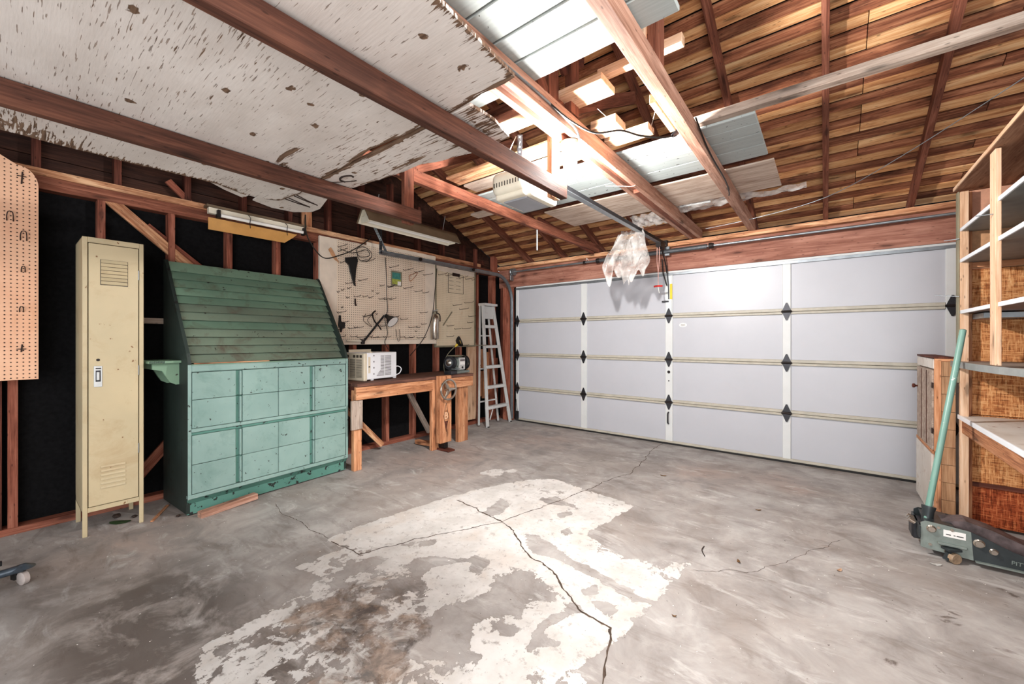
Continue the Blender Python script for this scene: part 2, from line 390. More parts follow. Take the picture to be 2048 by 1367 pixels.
def box(name, lo, hi, mat, parent=None, bev=.0015, long_x=True):
    """box given by corners in the parent's frame; object origin at its centre, longest side on local X"""
    lo = Vector(lo); hi = Vector(hi); c = (lo + hi) / 2; s = hi - lo
    s = Vector([max(abs(q), 1e-4) for q in s])
    ax = max(range(3), key=lambda i: s[i])
    bm = bmesh.new()
    b = min(bev, min(s) * .3)
    if long_x and ax == 1:
        add_box(bm, (0, 0, 0), (s.y, s.x, s.z), bev=b); return link(name, bm, mat, parent, c, (0, 0, PI / 2))
    if long_x and ax == 2:
        add_box(bm, (0, 0, 0), (s.z, s.y, s.x), bev=b); return link(name, bm, mat, parent, c, (0, PI / 2, 0))
    add_box(bm, (0, 0, 0), tuple(s), bev=b)
    return link(name, bm, mat, parent, c)

def board(name, a, b, w, h, mat, parent=None, up=(0, 0, 1), bev=.002):
    """squared piece from a to b; w across, h along 'up'"""
    a = Vector(a); b = Vector(b); d = b - a; L = d.length; x = d.normalized()
    u = Vector(up); u = (u - x * u.dot(x)).normalized(); y = u.cross(x)
    bm = bmesh.new(); add_box(bm, (0, 0, 0), (L, w, h), bev=min(bev, w * .3, h * .3))
    o = link(name, bm, mat, parent)
    m = Matrix((x, y, u)).transposed().to_4x4(); m.translation = (a + b) / 2
    o.matrix_local = m
    return o

def add_tube(bm, pts, r, seg=8, cap=True, rs=None):
    pts = [Vector(p) for p in pts]; n = len(pts)
    tang = []
    for i in range(n):
        t = (pts[min(i + 1, n - 1)] - pts[max(i - 1, 0)])
        tang.append(t.normalized() if t.length > 1e-9 else Vector((0, 0, 1)))
    nrm = tang[0].orthogonal().normalized(); rings = []
    for i in range(n):
        t = tang[i]; nrm = (nrm - t * nrm.dot(t))
        nrm = nrm.normalized() if nrm.length > 1e-6 else t.orthogonal().normalized()
        bn = t.cross(nrm); rr = rs[i] if rs else r
        rings.append([bm.verts.new(pts[i] + (nrm * math.cos(2 * PI * k / seg) + bn * math.sin(2 * PI * k / seg)) * rr) for k in range(seg)])
    for i in range(n - 1):
        for k in range(seg):
            bm.faces.new((rings[i][k], rings[i][(k + 1) % seg], rings[i + 1][(k + 1) % seg], rings[i + 1][k]))
    if cap:
        bm.faces.new(rings[0][::-1]); bm.faces.new(rings[-1])

def tube(name, pts, r, mat, parent=None, seg=8, rs=None):
    bm = bmesh.new(); o0 = Vector(pts[0]); add_tube(bm, [Vector(p) - o0 for p in pts], r, seg, rs=rs)
    bmesh.ops.recalc_face_normals(bm, faces=bm.faces)
    return link(name, bm, mat, parent, o0, smooth=True)

def smooth_pts(pts, sub=6):
    P = [Vector(p) for p in pts]; P = [P[0]] + P + [P[-1]]; out = []
    for i in range(1, len(P) - 2):
        for k in range(sub):
            t = k / sub; p0, p1, p2, p3 = P[i - 1:i + 3]
            out.append(.5 * ((2 * p1) + (-p0 + p2) * t + (2 * p0 - 5 * p1 + 4 * p2 - p3) * t * t + (-p0 + 3 * p1 - 3 * p2 + p3) * t ** 3))
    out.append(P[-2]); return out

def add_lathe(bm, prof, seg=20, mat=None):
    rings = []
    for r, z in prof:
        rings.append([bm.verts.new((r * math.cos(2 * PI * k / seg), r * math.sin(2 * PI * k / seg), z)) for k in range(seg)])
    fs = []
    for i in range(len(rings) - 1):
        for k in range(seg):
            fs.append(bm.faces.new((rings[i][k], rings[i][(k + 1) % seg], rings[i + 1][(k + 1) % seg], rings[i + 1][k])))
    if prof[0][0] > 1e-5: bm.faces.new(rings[0][::-1])
    if prof[-1][0] > 1e-5: bm.faces.new(rings[-1])
    if mat is not None: bmesh.ops.transform(bm, matrix=mat, verts=bm.verts)
    bmesh.ops.remove_doubles(bm, verts=bm.verts, dist=1e-6)
    bmesh.ops.recalc_face_normals(bm, faces=bm.faces)

def lathe(name, prof, mat, parent=None, loc=(0, 0, 0), rot=None, seg=20):
    bm = bmesh.new(); add_lathe(bm, prof, seg)
    return link(name, bm, mat, parent, loc, rot, smooth=True)

def prism(name, poly, t, mat, parent=None, loc=(0, 0, 0), rot=None, bev=0, axis='Z'):
    """polygon (2-D) extruded by t. axis Z: xy plane; X: polygon is (y,z); Y: polygon is (x,z)"""
    bm = bmesh.new()
    def P(a, b, c):
        return {'Z': (a, b, c), 'X': (c, a, b), 'Y': (a, c, b)}[axis]
    bot = [bm.verts.new(P(x, y, 0)) for x, y in poly]; top = [bm.verts.new(P(x, y, t)) for x, y in poly]
    bm.faces.new(bot[::-1]); bm.faces.new(top); n = len(poly)
    for i in range(n): bm.faces.new((bot[i], bot[(i + 1) % n], top[(i + 1) % n], top[i]))
    bmesh.ops.recalc_face_normals(bm, faces=bm.faces)
    if bev: bmesh.ops.bevel(bm, geom=list(bm.edges), offset=bev, segments=1, affect='EDGES')
    return link(name, bm, mat, parent, loc, rot)

def tag(o, label=None, cat=None, group=None, kind=None):
    if label: o['label'] = label
    if cat: o['category'] = cat
    if group: o['group'] = group
    if kind: o['kind'] = kind
    return o

def thing(name, label, cat, loc=(0, 0, 0), rotz=0, group=None):
    o = bpy.data.objects.new(name, None); C.objects.link(o); o.empty_display_size = .1
    o.location = loc; o.rotation_euler = (0, 0, rotz)
    return tag(o, label, cat, group)

def struct(o, label=None, cat=None):
    o['kind'] = 'structure'
    if label: o['label'] = label
    if cat: o['category'] = cat
    return o

def text(name, s, size, mat, parent, loc, rot, extrude=.0006):
    cu = bpy.data.curves.new(name, 'FONT'); cu.body = s; cu.size = size; cu.extrude = extrude; cu.align_x = 'CENTER'; cu.align_y = 'CENTER'
    tmp = bpy.data.objects.new(name + '_tmp', cu); C.objects.link(tmp)
    bpy.context.view_layer.update()
    me = bpy.data.meshes.new_from_object(tmp.evaluated_get(bpy.context.evaluated_depsgraph_get()))
    bpy.data.objects.remove(tmp); bpy.data.curves.remove(cu)
    me.materials.clear(); me.materials.append(M[mat]); me.name = name
    o = bpy.data.objects.new(name, me); C.objects.link(o); o.parent = parent; o.location = loc; o.rotation_euler = rot
    return o

# ================================================================= SETTING
XL, YD, XR = -4.27, 5.13, 1.36
# ---- floor
def seg_dist(PX, PY, pts):
    d = np.full(PX.shape, 1e9)
    for (ax, ay), (bx, by) in zip(pts[:-1], pts[1:]):
        vx, vy = bx - ax, by - ay; L = vx * vx + vy * vy + 1e-12
        t = np.clip(((PX - ax) * vx + (PY - ay) * vy) / L, 0, 1)
        d = np.minimum(d, np.hypot(PX - ax - t * vx, PY - ay - t * vy))
    return d
def inside(PX, PY, poly):
    c = np.zeros(PX.shape, bool); n = len(poly)
    for i in range(n):
        (x1, y1), (x2, y2) = poly[i], poly[(i + 1) % n]
        cond = ((y1 > PY) != (y2 > PY))
        xi = (x2 - x1) * (PY - y1) / ((y2 - y1) if abs(y2 - y1) > 1e-9 else 1e-9) + x1
        c ^= cond & (PX < xi)
    return c
def sdf(PX, PY, poly):
    d = seg_dist(PX, PY, poly + [poly[0]]); return np.where(inside(PX, PY, poly), d, -d)
def fld(PX, PY, poly, soft): return np.clip(.5 + sdf(PX, PY, poly) / (2 * soft), 0, 1)
def make_floor():
    x0, x1, y0, y1, st = -4.45, 1.55, -1.6, 5.35, .025
    nx = int((x1 - x0) / st) + 1; ny = int((y1 - y0) / st) + 1
    xs = np.linspace(x0, x1, nx); ys = np.linspace(y0, y1, ny)
    PX, PY = np.meshgrid(xs, ys); PX = PX.ravel(); PY = PY.ravel()
    co = np.stack([PX, PY, np.zeros_like(PX)], 1)
    i = np.arange(nx * ny).reshape(ny, nx)
    q = np.stack([i[:-1, :-1].ravel(), i[:-1, 1:].ravel(), i[1:, 1:].ravel(), i[1:, :-1].ravel()], 1)
    me = bpy.data.meshes.new('floor')
    me.vertices.add(len(co)); me.vertices.foreach_set('co', co.ravel())
    me.loops.add(q.size); me.loops.foreach_set('vertex_index', q.ravel())
    me.polygons.add(len(q)); me.polygons.foreach_set('loop_start', np.arange(0, q.size, 4)); me.polygons.foreach_set('loop_total', np.full(len(q), 4))
    me.update()
    main = [(-2.56, 1.31), (-2.575, 1.54), (-2.52, 1.83), (-2.46, 2.29), (-2.35, 2.67), (-2.20, 3.0), (-2.0, 3.19), (-1.18, 3.06), (-1.22, 2.7), (-1.258, 2.4),
            (-.95, 2.30), (-.61, 2.49), (-.64, 2.2), (-.68, 1.95), (-.70, 1.65), (-.78, 1.42), (-.82, 1.22), (-.95, .95), (-1.2, .6), (-1.5, .3), (-2.1, .5), (-2.12, .8), (-2.18, 1.06), (-2.39, 1.03), (-2.39, 1.28)]
    weak = [(-2.5, 1.32), (-2.3, 1.0), (-2.2, .5), (-1.5, .2), (-1.0, .7), (-1.0, 1.2), (-1.3, 1.45), (-1.6, 1.3), (-2.1, 1.5)]
    hole = [(-1.44, 1.70), (-1.34, 1.88), (-1.16, 1.78), (-1.03, 1.75), (-1.09, 1.64), (-1.17, 1.61), (-1.13, 1.49), (-1.25, 1.41), (-1.30, 1.32), (-1.20, 1.2), (-1.36, 1.05), (-1.45, 1.3), (-1.38, 1.55)]
    strip = [(-1.575, 2.165), (-1.515, 2.19), (-1.355, 2.15), (-1.187, 2.08), (-1.078, 2.08), (-.955, 2.045), (-.848, 2.022), (-.765, 2.0), (-.68, 1.995), (-.743, 1.94), (-.876, 1.975), (-.988, 2.0), (-1.125, 2.02), (-1.27, 2.03), (-1.405, 2.015), (-1.465, 2.05)]
    rub = [(-1.25, 2.35), (-.95, 2.30), (-.62, 2.49), (-.64, 2.22), (-1.2, 2.25)]
    pale = [(-.8, 2.0), (-.65, 2.0), (-.66, 1.8), (-.8, 1.75)]
    topweak = [(-2.4, 2.55), (-2.0, 3.15), (-1.3, 3.0), (-1.9, 2.62)]
    p = fld(PX, PY, main, .03) * .92
    p = p - fld(PX, PY, weak, .16) * .44 - fld(PX, PY, hole, .05) * .75 - fld(PX, PY, strip, .016) * 1.7 - fld(PX, PY, rub, .05) * .34 - fld(PX, PY, topweak, .12) * .26
    holes = [[(-.985, 1.357), (-1.037, 1.522), (-1.018, 1.609), (-.963, 1.69), (-.951, 1.654), (-.988, 1.505), (-.961, 1.423), (-.957, 1.355)],
             [(-2.021, 2.219), (-2.096, 2.53), (-1.977, 2.493), (-1.92, 2.298), (-1.932, 2.234)], [(-1.571, 2.554), (-1.548, 2.666), (-1.48, 2.624), (-1.521, 2.52)],
             [(-1.428, 2.344), (-1.392, 2.419), (-1.347, 2.376), (-1.367, 2.331)], [(-.996, 1.856), (-.946, 1.95), (-.927, 1.892), (-.963, 1.829)],
             [(-.924, 1.809), (-.87, 1.851), (-.792, 1.816), (-.808, 1.774), (-.881, 1.778)], [(-1.184, 1.392), (-1.084, 1.429), (-1.071, 1.387), (-1.119, 1.362)],
             [(-.931, 1.459), (-.899, 1.49), (-.887, 1.457), (-.918, 1.445)], [(-.908, 1.274), (-.853, 1.288), (-.86, 1.263), (-.888, 1.251)], [(-.985, 1.696), (-.977, 1.767), (-.931, 1.708), (-.957, 1.687)],
             [(-2.02, 1.621), (-2.037, 1.689), (-1.985, 1.73), (-1.953, 1.674)], [(-1.911, 1.507), (-1.86, 1.595), (-1.656, 1.707), (-1.659, 1.681), (-1.776, 1.523), (-1.766, 1.405)],
             [(-1.674, 1.74), (-1.553, 1.788), (-1.529, 1.631), (-1.575, 1.637)], [(-1.822, 2.7), (-1.752, 2.822), (-1.549, 2.745), (-1.709, 2.702)], [(-2.13, 1.223), (-2.118, 1.369), (-2.054, 1.395), (-2.054, 1.262)]]
    for hp in holes: p = p - fld(PX, PY, hp, .03) * 1.1
    p = p - fld(PX, PY, [(-1.945, 1.412), (-1.988, 1.543), (-1.766, 1.405), (-1.682, 1.43), (-1.523, 1.306), (-1.706, 1.229), (-1.854, 1.238), (-1.884, 1.312)], .08) * .35
    for bx, by, br in ((-2.55, 2.99, .09), (-2.45, 3.12, .05), (-2.62, 2.9, .04), (-.75, 1.35, .03)):
        p = np.maximum(p, .95 * np.clip(1 - (np.hypot(PX - bx, (PY - by)) / (br * 1.5)) ** 2, 0, 1))
    p += .10 * fld(PX, PY, [(-2.8, 1.35), (-2.3, .9), (-2.5, .5), (-3, .9)], .2)
    brown = np.zeros_like(p)
    for bx, by, br, a in ((-1.72, 1.0, .28, 1), (-1.50, 1.1, .18, .8), (-1.42, .92, .15, .9), (-1.85, .85, .18, .8), (-1.2, 1.15, .12, .35), (-1.9, 2.35, .35, .22), (-1.55, 2.25, .25, .3),
                          (-1.05, 1.62, .18, .4), (-1.62, 1.38, .25, .35), (-1.4, .7, .2, .9)):
        brown = np.maximum(brown, a * np.clip(1 - np.hypot(PX - bx, PY - by) / (br * 1.5), 0, 1))
    dark = np.zeros_like(p)
    for bx, by, rx, ry, a in ((-2.45, .42, .65, .42, 1.4), (-2.0, .3, .6, .35, 1.5), (-1.75, .62, .28, .28, 1.3), (-3.0, .2, .6, .3, .6), (-2.95, .6, .35, .25, .5), (-2.2, 3.35, .7, .25, .35), (-1.9, 4.1, .8, .3, .3), (-1.45, 3.55, .35, .3, .4),
                              (-1.2, 1.35, .35, .25, .3), (-1.0, .6, .8, .35, .35), (-.6, 2.9, .5, .4, .22), (-3.3, 3.0, .4, .6, .2), (-1.68, 1.28, .2, .2, .6)):
        dark = np.maximum(dark, a * np.clip(1.25 - np.hypot((PX - bx) / rx, (PY - by) / ry), 0, 1))
    oilp = [(.33, 2.95), (.40, 2.80), (.37, 2.66), (.42, 2.58), (.50, 2.62), (.53, 2.80), (.50, 2.98), (.43, 3.02)]
    oil = fld(PX, PY, oilp, .12) * .62
    for bx, by, br in ((.20, 2.24, .10), (.35, 2.27, .07), (.74, 3.20, .09), (.70, 3.05, .06), (.12, 2.95, .05), (.6, 2.6, .08)):
        oil = np.maximum(oil, .60 * np.clip(1 - np.hypot(PX - bx, PY - by) / (br * 1.4), 0, 1))
    warm = np.zeros_like(p)
    for bx, by, br in ((-.35, 4.45, .25), (-.2, 4.3, .2), (-3.6, .55, .6), (-3.3, 2.9, .8), (-3.0, 4.3, .8), (-.9, 4.2, .4)):
        warm = np.maximum(warm, .6 * np.clip(1 - np.hypot(PX - bx, PY - by) / (br * 1.3), 0, 1))
    rs = np.random.RandomState(3)
    def wig(pts, amp=.02, n=5):
        out = [pts[0]]
        for a, b in zip(pts[:-1], pts[1:]):
            L = math.hypot(b[0] - a[0], b[1] - a[1]); k = max(2, int(L / .07))
            for j in range(1, k + 1):
                t = j / k; o = amp if j < k else 0
                out.append((a[0] + (b[0] - a[0]) * t + rs.uniform(-o, o), a[1] + (b[1] - a[1]) * t + rs.uniform(-o, o)))
        return out
    cracks = [[(-2.36, 2.28), (-1.84, 2.21), (-1.675, 2.15), (-1.435, 1.977), (-1.157, 1.882), (-.94, 1.716), (-.763, 1.694), (-.72, 1.58), (-.66, 1.40), (-.60, 1.2), (-.52, .9)],
              [(-2.52, 1.31), (-2.225, 1.333), (-2.19, 1.46), (-2.04, 1.80), (-1.82, 2.19), (-1.73, 2.64), (-1.64, 3.08), (-1.574, 3.53), (-1.49, 3.75), (-1.53, 4.12), (-1.61, 4.72), (-1.60, 5.1)],
              [(-3.44, 1.344), (-3.20, 1.29), (-2.865, 1.313), (-2.55, 1.312)]]
    cr = np.full(PX.shape, 1.)
    one = np.ones_like(p)
    for nm, arr in (('fa', (p, brown, dark)), ('fb', (cr, oil, warm))):
        at = me.attributes.new(nm, 'FLOAT_COLOR', 'POINT')
        at.data.foreach_set('color', np.stack([*[np.clip(a, 0, 3) for a in arr], one], 1).astype(np.float32).ravel())
    me.materials.append(M['floor'])
    o = bpy.data.objects.new('floor', me); C.objects.link(o)
    cracks.append([(-.60, 2.4), (-.3, 2.62), (-.1, 3.0), (.1, 3.4)])
    for ci, c in enumerate(cracks):
        w0 = (.0055, .0038, .0022, .0014)[ci]
        pts = wig(c, .016); fin = []
        for a, b in zip(pts[:-1], pts[1:]):
            for j in range(4):
                t = j / 4; fin.append((a[0] + (b[0] - a[0]) * t + rs.uniform(-.004, .004), a[1] + (b[1] - a[1]) * t + rs.uniform(-.004, .004)))
        fin.append(pts[-1]); bm = bmesh.new(); L_, R_ = [], []
        for j, (x, y) in enumerate(fin):
            a = fin[max(j - 1, 0)]; b = fin[min(j + 1, len(fin) - 1)]; dx, dy = b[0] - a[0], b[1] - a[1]; L = math.hypot(dx, dy) + 1e-9
            w = w0 * rs.uniform(.35, 1.3) * (1 if 0 < j < len(fin) - 1 else .1)
            L_.append(bm.verts.new((x - dy / L * w, y + dx / L * w, .0008))); R_.append(bm.verts.new((x + dy / L * w, y - dx / L * w, .0008)))
        for j in range(len(fin) - 1): bm.faces.new((R_[j], R_[j + 1], L_[j + 1], L_[j]))
        link('crack', bm, 'crack', o)
    return struct(o, 'worn grey concrete garage floor with a peeling white painted patch and brown stains', 'floor')
make_floor()

# ---- left wall: black felt between red studs
wl = struct(box('wall_left', (XL - .14, -1.3, 0), (XL - .095, 5.25, 2.40), 'felt', long_x=False), 'open stud garage wall backed with black felt paper', 'wall')
def wp(name, lo, hi, mat, **k):   # parts of the left wall (given in world coordinates)
    o = box(name, lo, hi, mat, wl, **k); o.location -= wl.location; return o
def wboard(name, a, b, w, h, mat, up=(0, 0, 1)):
    o = board(name, Vector(a) - wl.location, Vector(b) - wl.location, w, h, mat, wl, up); return o
wp('sole_plate', (XL - .095, -1.3, 0), (XL + .005, 5.12, .045), 'stud')
wp('top_plate', (XL - .095, -1.3, 2.345), (XL - .002, 5.15, 2.385), 'red_lumber')
wp('top_plate', (XL - .095, -1.3, 2.385), (XL, 5.15, 2.432), 'red_lumber')
tag(wp('ledger_board', (XL - .005, -1.3, 2.432), (XL + .018, 4.63, 2.482), 'plate_light'), 'lighter weathered board along the top of the stud wall')
for y in (-.36, .045, .46, .87, 1.28, 1.69, 2.10, 2.51, 2.95, 3.365, 3.77, 4.21, 4.585):
    wp('stud', (XL - .095, y - .022, .045), (XL, y + .022, 2.345), 'stud')
wp('stud', (XL - .09, 4.92, .045), (XL, 5.07, 1.0), 'stud'); wp('stud', (XL - .09, 4.92, 1.0), (XL, 5.01, 2.345), 'stud')
wp('blocking', (XL - .09, -.045, .045), (XL + .0, .0, 2.345), 'dark_lumber')
wp('blocking', (XL - .09, .482, 1.43), (XL - .01, .85, 1.475), 'grey_wood')
wp('blocking', (XL - .09, 4.23, .1), (XL - .02, 4.56, .16), 'dark_lumber')
tag(wp('backing_board', (XL - .03, 4.355, .08), (XL + .006, 4.54, 1.25), 'fresh_pine'), 'pale pine board nailed upright beside the workbench')
for y, z0, z1 in ((4.66, .85, 1.15), (4.75, .85, 1.15), (4.66, .4, .8), (4.76, .36, .8), (4.86, .4, 1.1)):
    wp('backing_board', (XL - .09, y, z0), (XL - .06, y + .085, z1), 'bench_wood')
wboard('diagonal_brace', (XL - .02, .50, 2.37), (XL - .02, 1.05, 1.87), .03, .075, 'plate_light', up=(0, 1, 1))
wboard('diagonal_brace', (XL - .06, .72, 2.22), (XL - .06, 1.35, 1.70), .03, .06, 'stud', up=(0, 1, 1))
wboard('diagonal_brace', (XL - .05, .60, .12), (XL - .05, .98, .60), .03, .075, 'stud', up=(0, 1, -1))
# gable framing and siding above the plate
SL = .41; ZP = 2.48; RY = 1.95; RZ = ZP + SL * (5.15 - RY)
def roof_z(y): return ZP + SL * (5.15 - y) if y >= RY else RZ - SL * (RY - y)
wlp = prism('siding_backing', [(-1.3, 2.40), (5.24, 2.40), (5.24, 2.56), (RY, RZ + .20), (-1.3, RZ - SL * (RY + 1.3) + .20)], .012, 'siding', wl, (XL - .15, 0, 0), axis='X'); wlp.location -= wl.location
for i in range(9):
    z0 = 2.43 + i * .165; z1 = z0 + .16
    # siding board cut to the roof line
    hi_y = 5.15 - (z1 - .03 - ZP) / SL if z1 > ZP + .03 else 5.1
    lo_y = RY - (RZ - z1) / SL
    lo_y = max(lo_y, -1.3)
    if hi_y - lo_y < .2: break
    wp('siding_board', (XL - .13, lo_y, z0), (XL - .10, min(hi_y, 5.12), z1), 'siding')
for y in (.146, .55, .98, 1.40, 1.81, 2.22, 2.62, 3.02, 3.45, 3.88, 4.3, 4.72):
    z1 = roof_z(y) - .10
    if z1 > 2.55: wp('gable_stud', (XL - .10, y - .022, 2.48), (XL - .01, y + .022, z1), 'dark_lumber')
wboard('diagonal_brace', (XL - .03, .85, 2.62), (XL - .03, 1.0, 2.47), .03, .05, 'stud', up=(0, 1, 1))
tag(wp('gable_block', (XL - .05, 1.93, 2.485), (XL - .02, 2.03, 2.66), 'bench_wood'), 'orange wood offcut standing on the wall plate')
wp('gable_stud', (XL - .05, 4.93, 2.40), (XL + .02, 5.03, 2.66), 'stud')

# ---- door wall: header, jambs
wf = struct(box('wall_front', (XL, 5.10, 2.15), (XR + .1, 5.19, 2.44), 'header'), 'heavy red timber header beam above the garage door', 'wall')
def fp(name, lo, hi, mat):
    m = wf.matrix_basis.inverted(); lo = Vector(lo); hi = Vector(hi)
    o = box(name, lo, hi, mat, wf); w = o.matrix_basis.copy(); o.matrix_basis = m @ w; return o
tag(fp('header_cap', (XL, 5.02, 2.435), (XR + .1, 5.19, 2.485), 'plate_light'), 'thin lighter plate on top of the header')
fp('jamb_post', (-4.16, 5.06, 0), (-4.0, 5.16, 2.15), 'stud'); fp('jamb_post', (-4.245, 5.10, 0), (-4.18, 5.19, 2.15), 'dark_lumber')
fp('jamb_post', (.98, 5.06, 0), (1.12, 5.16, 2.15), 'stud')
fp('outer_skin', (XL - .1, 5.22, 0), (XR + .2, 5.25, 2.48), 'black')

# ---- garage door
d1 = thing('door_1', 'white four section steel sectional garage door with cream cross rails', 'garage door', (-1.53, YD, 0)); struct(d1)
DL, DR = -3.93 + 1.53, .91 + 1.53
rows = [0.02, .525, 1.055, 1.595, 2.125]
stiles = [(-3.93, -3.885), (-2.755, -2.665), (-1.575, -1.488), (-.36, -.288), (.83, .91)]
for r_ in range(4):
    for c_ in range(4):
        a = stiles[c_][1] + 1.53 - .01; b = stiles[c_ + 1][0] + 1.53 + .01
        box('door_panel', (a, .0, rows[r_] + .004), (b, .03, rows[r_ + 1] - .004), 'door_panel', d1, bev=.003)
    for s in stiles:
        box('stile', (s[0] + 1.53, -.018, rows[r_] + .01), (s[1] + 1.53, .012, rows[r_ + 1] - .002), 'door_stile', d1, bev=.003)
for z in rows[1:4]:
    for c_ in range(4):
        a = stiles[c_][1] + 1.53; b = stiles[c_ + 1][0] + 1.53
        box('cross_rail', (a, -.022, z + .002), (b, .004, z + .034), 'door_rail', d1, bev=.004)
        box('cross_rail', (a, -.024, z - .026), (b, .004, z - .001), 'door_rail', d1, bev=.004)
box('bottom_rail', (DL, -.02, .022), (DR, .0, .05), 'door_rail', d1, bev=.004)
box('bottom_seal', (DL, -.012, .0), (DR, .045, .022), 'rubber', d1)
box('top_rail', (DL, -.026, 2.098), (DR, .0, 2.128), 'galv', d1); box('top_rail', (DL, -.012, 2.128), (DR, .02, 2.152), 'door_stile', d1)
def hinge(x, z, mat):
    h = prism('hinge', [(-.032, .012), (.032, .012), (.026, .03), (.006, .082), (-.006, .082), (-.026, .03)], .004, mat, d1, (x, -.030, z), axis='Y')
    prism('leaf', [(-.032, -.012), (.032, -.012), (.026, -.03), (.006, -.082), (-.006, -.082), (-.026, -.03)], .004, mat, h, (0, 0, 0), axis='Y')
    bm = bmesh.new(); add_tube(bm, [(-.04, 0, 0), (.04, 0, 0)], .009, 8); add_box(bm, (0, .006, 0), (.07, .012, .022))
    link('pivot', bm, 'iron', h, (0, -.004, 0))
    bm = bmesh.new()
    for bx, bz in ((0, .06), (-.012, .03), (.012, .03), (0, -.06), (-.012, -.03), (.012, -.03)): add_box(bm, (bx, -.001, bz), (.006, .004, .006))
    link('bolts', bm, 'steel_dark', h)
    h.scale = (1.15, 1.0, 1.12)
for i, s in enumerate(stiles):
    x = (s[0] + s[1]) / 2 + 1.53 + (.015 if i == 0 else 0)
    for z in rows[1:4]: hinge(x, z + .002, 'steel_dark')
# lift handle, lock and stickers
tube('lift_handle', smooth_pts([(-.005, -.02, .40), (-.005, -.055, .385), (-.005, -.058, .33), (-.005, -.055, .275), (-.005, -.02, .26)], 4), .009, 'steel_dark', d1)
lathe('lock_hole', [(.0, 0), (.018, 0), (.018, .004), (0, .004)], 'iron', d1, (-.003, -.018, .90), (R(90), 0, 0), seg=14)
lathe('lock_hole', [(.0, 0), (.008, 0), (.008, .004), (0, .004)], 'iron', d1, (-.003, -.018, .79), (R(90), 0, 0), seg=8)
box('center_bracket', (-.03, -.028, 1.62), (.03, -.02, 2.09), 'galv_light', d1)
box('warning_label', (.012, -.0295, 1.80), (.042, -.028, 1.99), 'yellow', d1); box('warning_label', (-.045, -.0195, 1.80), (-.03, -.018, 1.99), 'sticker_white', d1)
tube('operator_arm', [(-.06, -.10, 2.30), (-.05, -.09, 2.12), (-.02, -.04, 1.97)], .007, 'iron', d1)
tube('operator_arm', [(.0, -.03, 1.80), (.0, -.05, 1.98), (-.02, -.06, 2.22)], .007, 'steel_dark', d1)
box('slide_latch', (-.085, -.032, 1.765), (.0, -.02, 1.785), 'steel_dark', d1)
st = lathe('sticker', [(0, 0), (.045, 0), (.045, .001), (0, .001)], 'sticker_white', d1, (.16, -.001, 1.48), (R(90), 0, 0), seg=18); st.scale = (1, .55, 1)
bm = bmesh.new()
for zz, ln in ((.008, .05), (-.002, .06), (-.010, .04)): add_box(bm, (0, 0, zz), (ln, .0006, .004))
link('sticker_print', bm, 'ink', d1, (.16, -.0024, 1.48))
sb = box('sticker', (2.205, -.002, .17), (2.265, 0, .225), 'sticker_blue', d1)
text('sticker_letter', 'C', .045, 'yellow', d1, (2.225, -.0028, .197), (R(90), 0, 0))
tube('bottom_bracket_cable', [(-2.35, -.03, .06), (-2.37, -.05, .35)], .004, 'iron', d1)
box('bottom_bracket', (-2.40, -.035, .03), (-2.34, -.015, .16), 'steel_dark', d1)

# ---- right wall
wr = struct(box('wall_right', (XR, -1.3, 0), (XR + .05, 5.25, 2.40), 'shelf_ply', long_x=False), 'plywood faced wall behind the shelving unit', 'wall')
o = box('top_plate', (XR - .09, -1.3, 2.40), (XR, 5.15, 2.48), 'red_lumber', wr); o.location -= wr.location

# ---- roof
ce = bpy.data.objects.new('ceiling', None); C.objects.link(ce)
struct(ce, 'open rafter roof with spaced sheathing boards', 'ceiling')
def slope_frame(y0, y1, off):   # point on the front slope at distance off above the rafter underside
    n = Vector((0, SL, 1)).normalized()
    return n * off
nrm = Vector((0, SL, 1)).normalized()
RH = .092   # rafter depth
def rpt(x, y, off=0.0): return Vector((x, y, ZP + SL * (5.15 - y))) + nrm * off
raf = [1.22, .61, 0.0, -.61, -1.22, -1.83, -2.44, -3.05, -3.66]
for x in raf:
    board('rafter', rpt(x, 5.24, RH / 2), rpt(x, RY, RH / 2), .042, RH, 'red_lumber', ce, up=nrm)
n2 = Vector((0, -SL, 1)).normalized()
def rpt2(x, y, off=0.0): return Vector((x, y, RZ - SL * (RY - y))) + n2 * off
for x in raf:
    board('rafter', rpt2(x, RY, RH / 2), rpt2(x, -1.4, RH / 2), .042, RH, 'red_lumber', ce, up=n2)
box('ridge_board', (XL, RY - .012, RZ - .02), (XR, RY + .012, RZ + .12), 'red_lumber', ce)
for i in range(19):
    y = 5.21 - .168 * i
    if y < RY + .05: break
    js = [XL - .1, -2.03 + (i % 3) * .61 - .02, .21, XR + .1] if i % 2 else [XL - .1, -3.05 + .02, -.61 - (i % 3) * .0, XR + .1]
    if 6 <= i <= 13: js = [XL - .1, -2.45 if i % 2 else -1.23, .213, XR + .1]
    for a, b in zip(js[:-1], js[1:]):
        if b - a < .1: continue
        # light batten (proud) and brown board (set back) with a black gap on the low side
        jit = rnd.uniform(-.004, .004)
        ya = y - .012 + jit; yb = ya - .068
        board('sheathing_board', rpt(a + .002, (ya + yb) / 2, RH + .010), rpt(b - .002, (ya + yb) / 2, RH + .010), .074, .019, 'sheath_light', ce, up=nrm)
    js2 = [XL - .1, -1.9 + rnd.uniform(-.5, .5), .9 if i % 2 else .213, XR + .1]
    for a, b in zip(js2[:-1], js2[1:]):
        yc = y - .119
        board('sheathing_board', rpt(a + .002, yc, RH + .020), rpt(b - .002, yc, RH + .020), .080, .019, 'sheath_brown', ce, up=nrm)
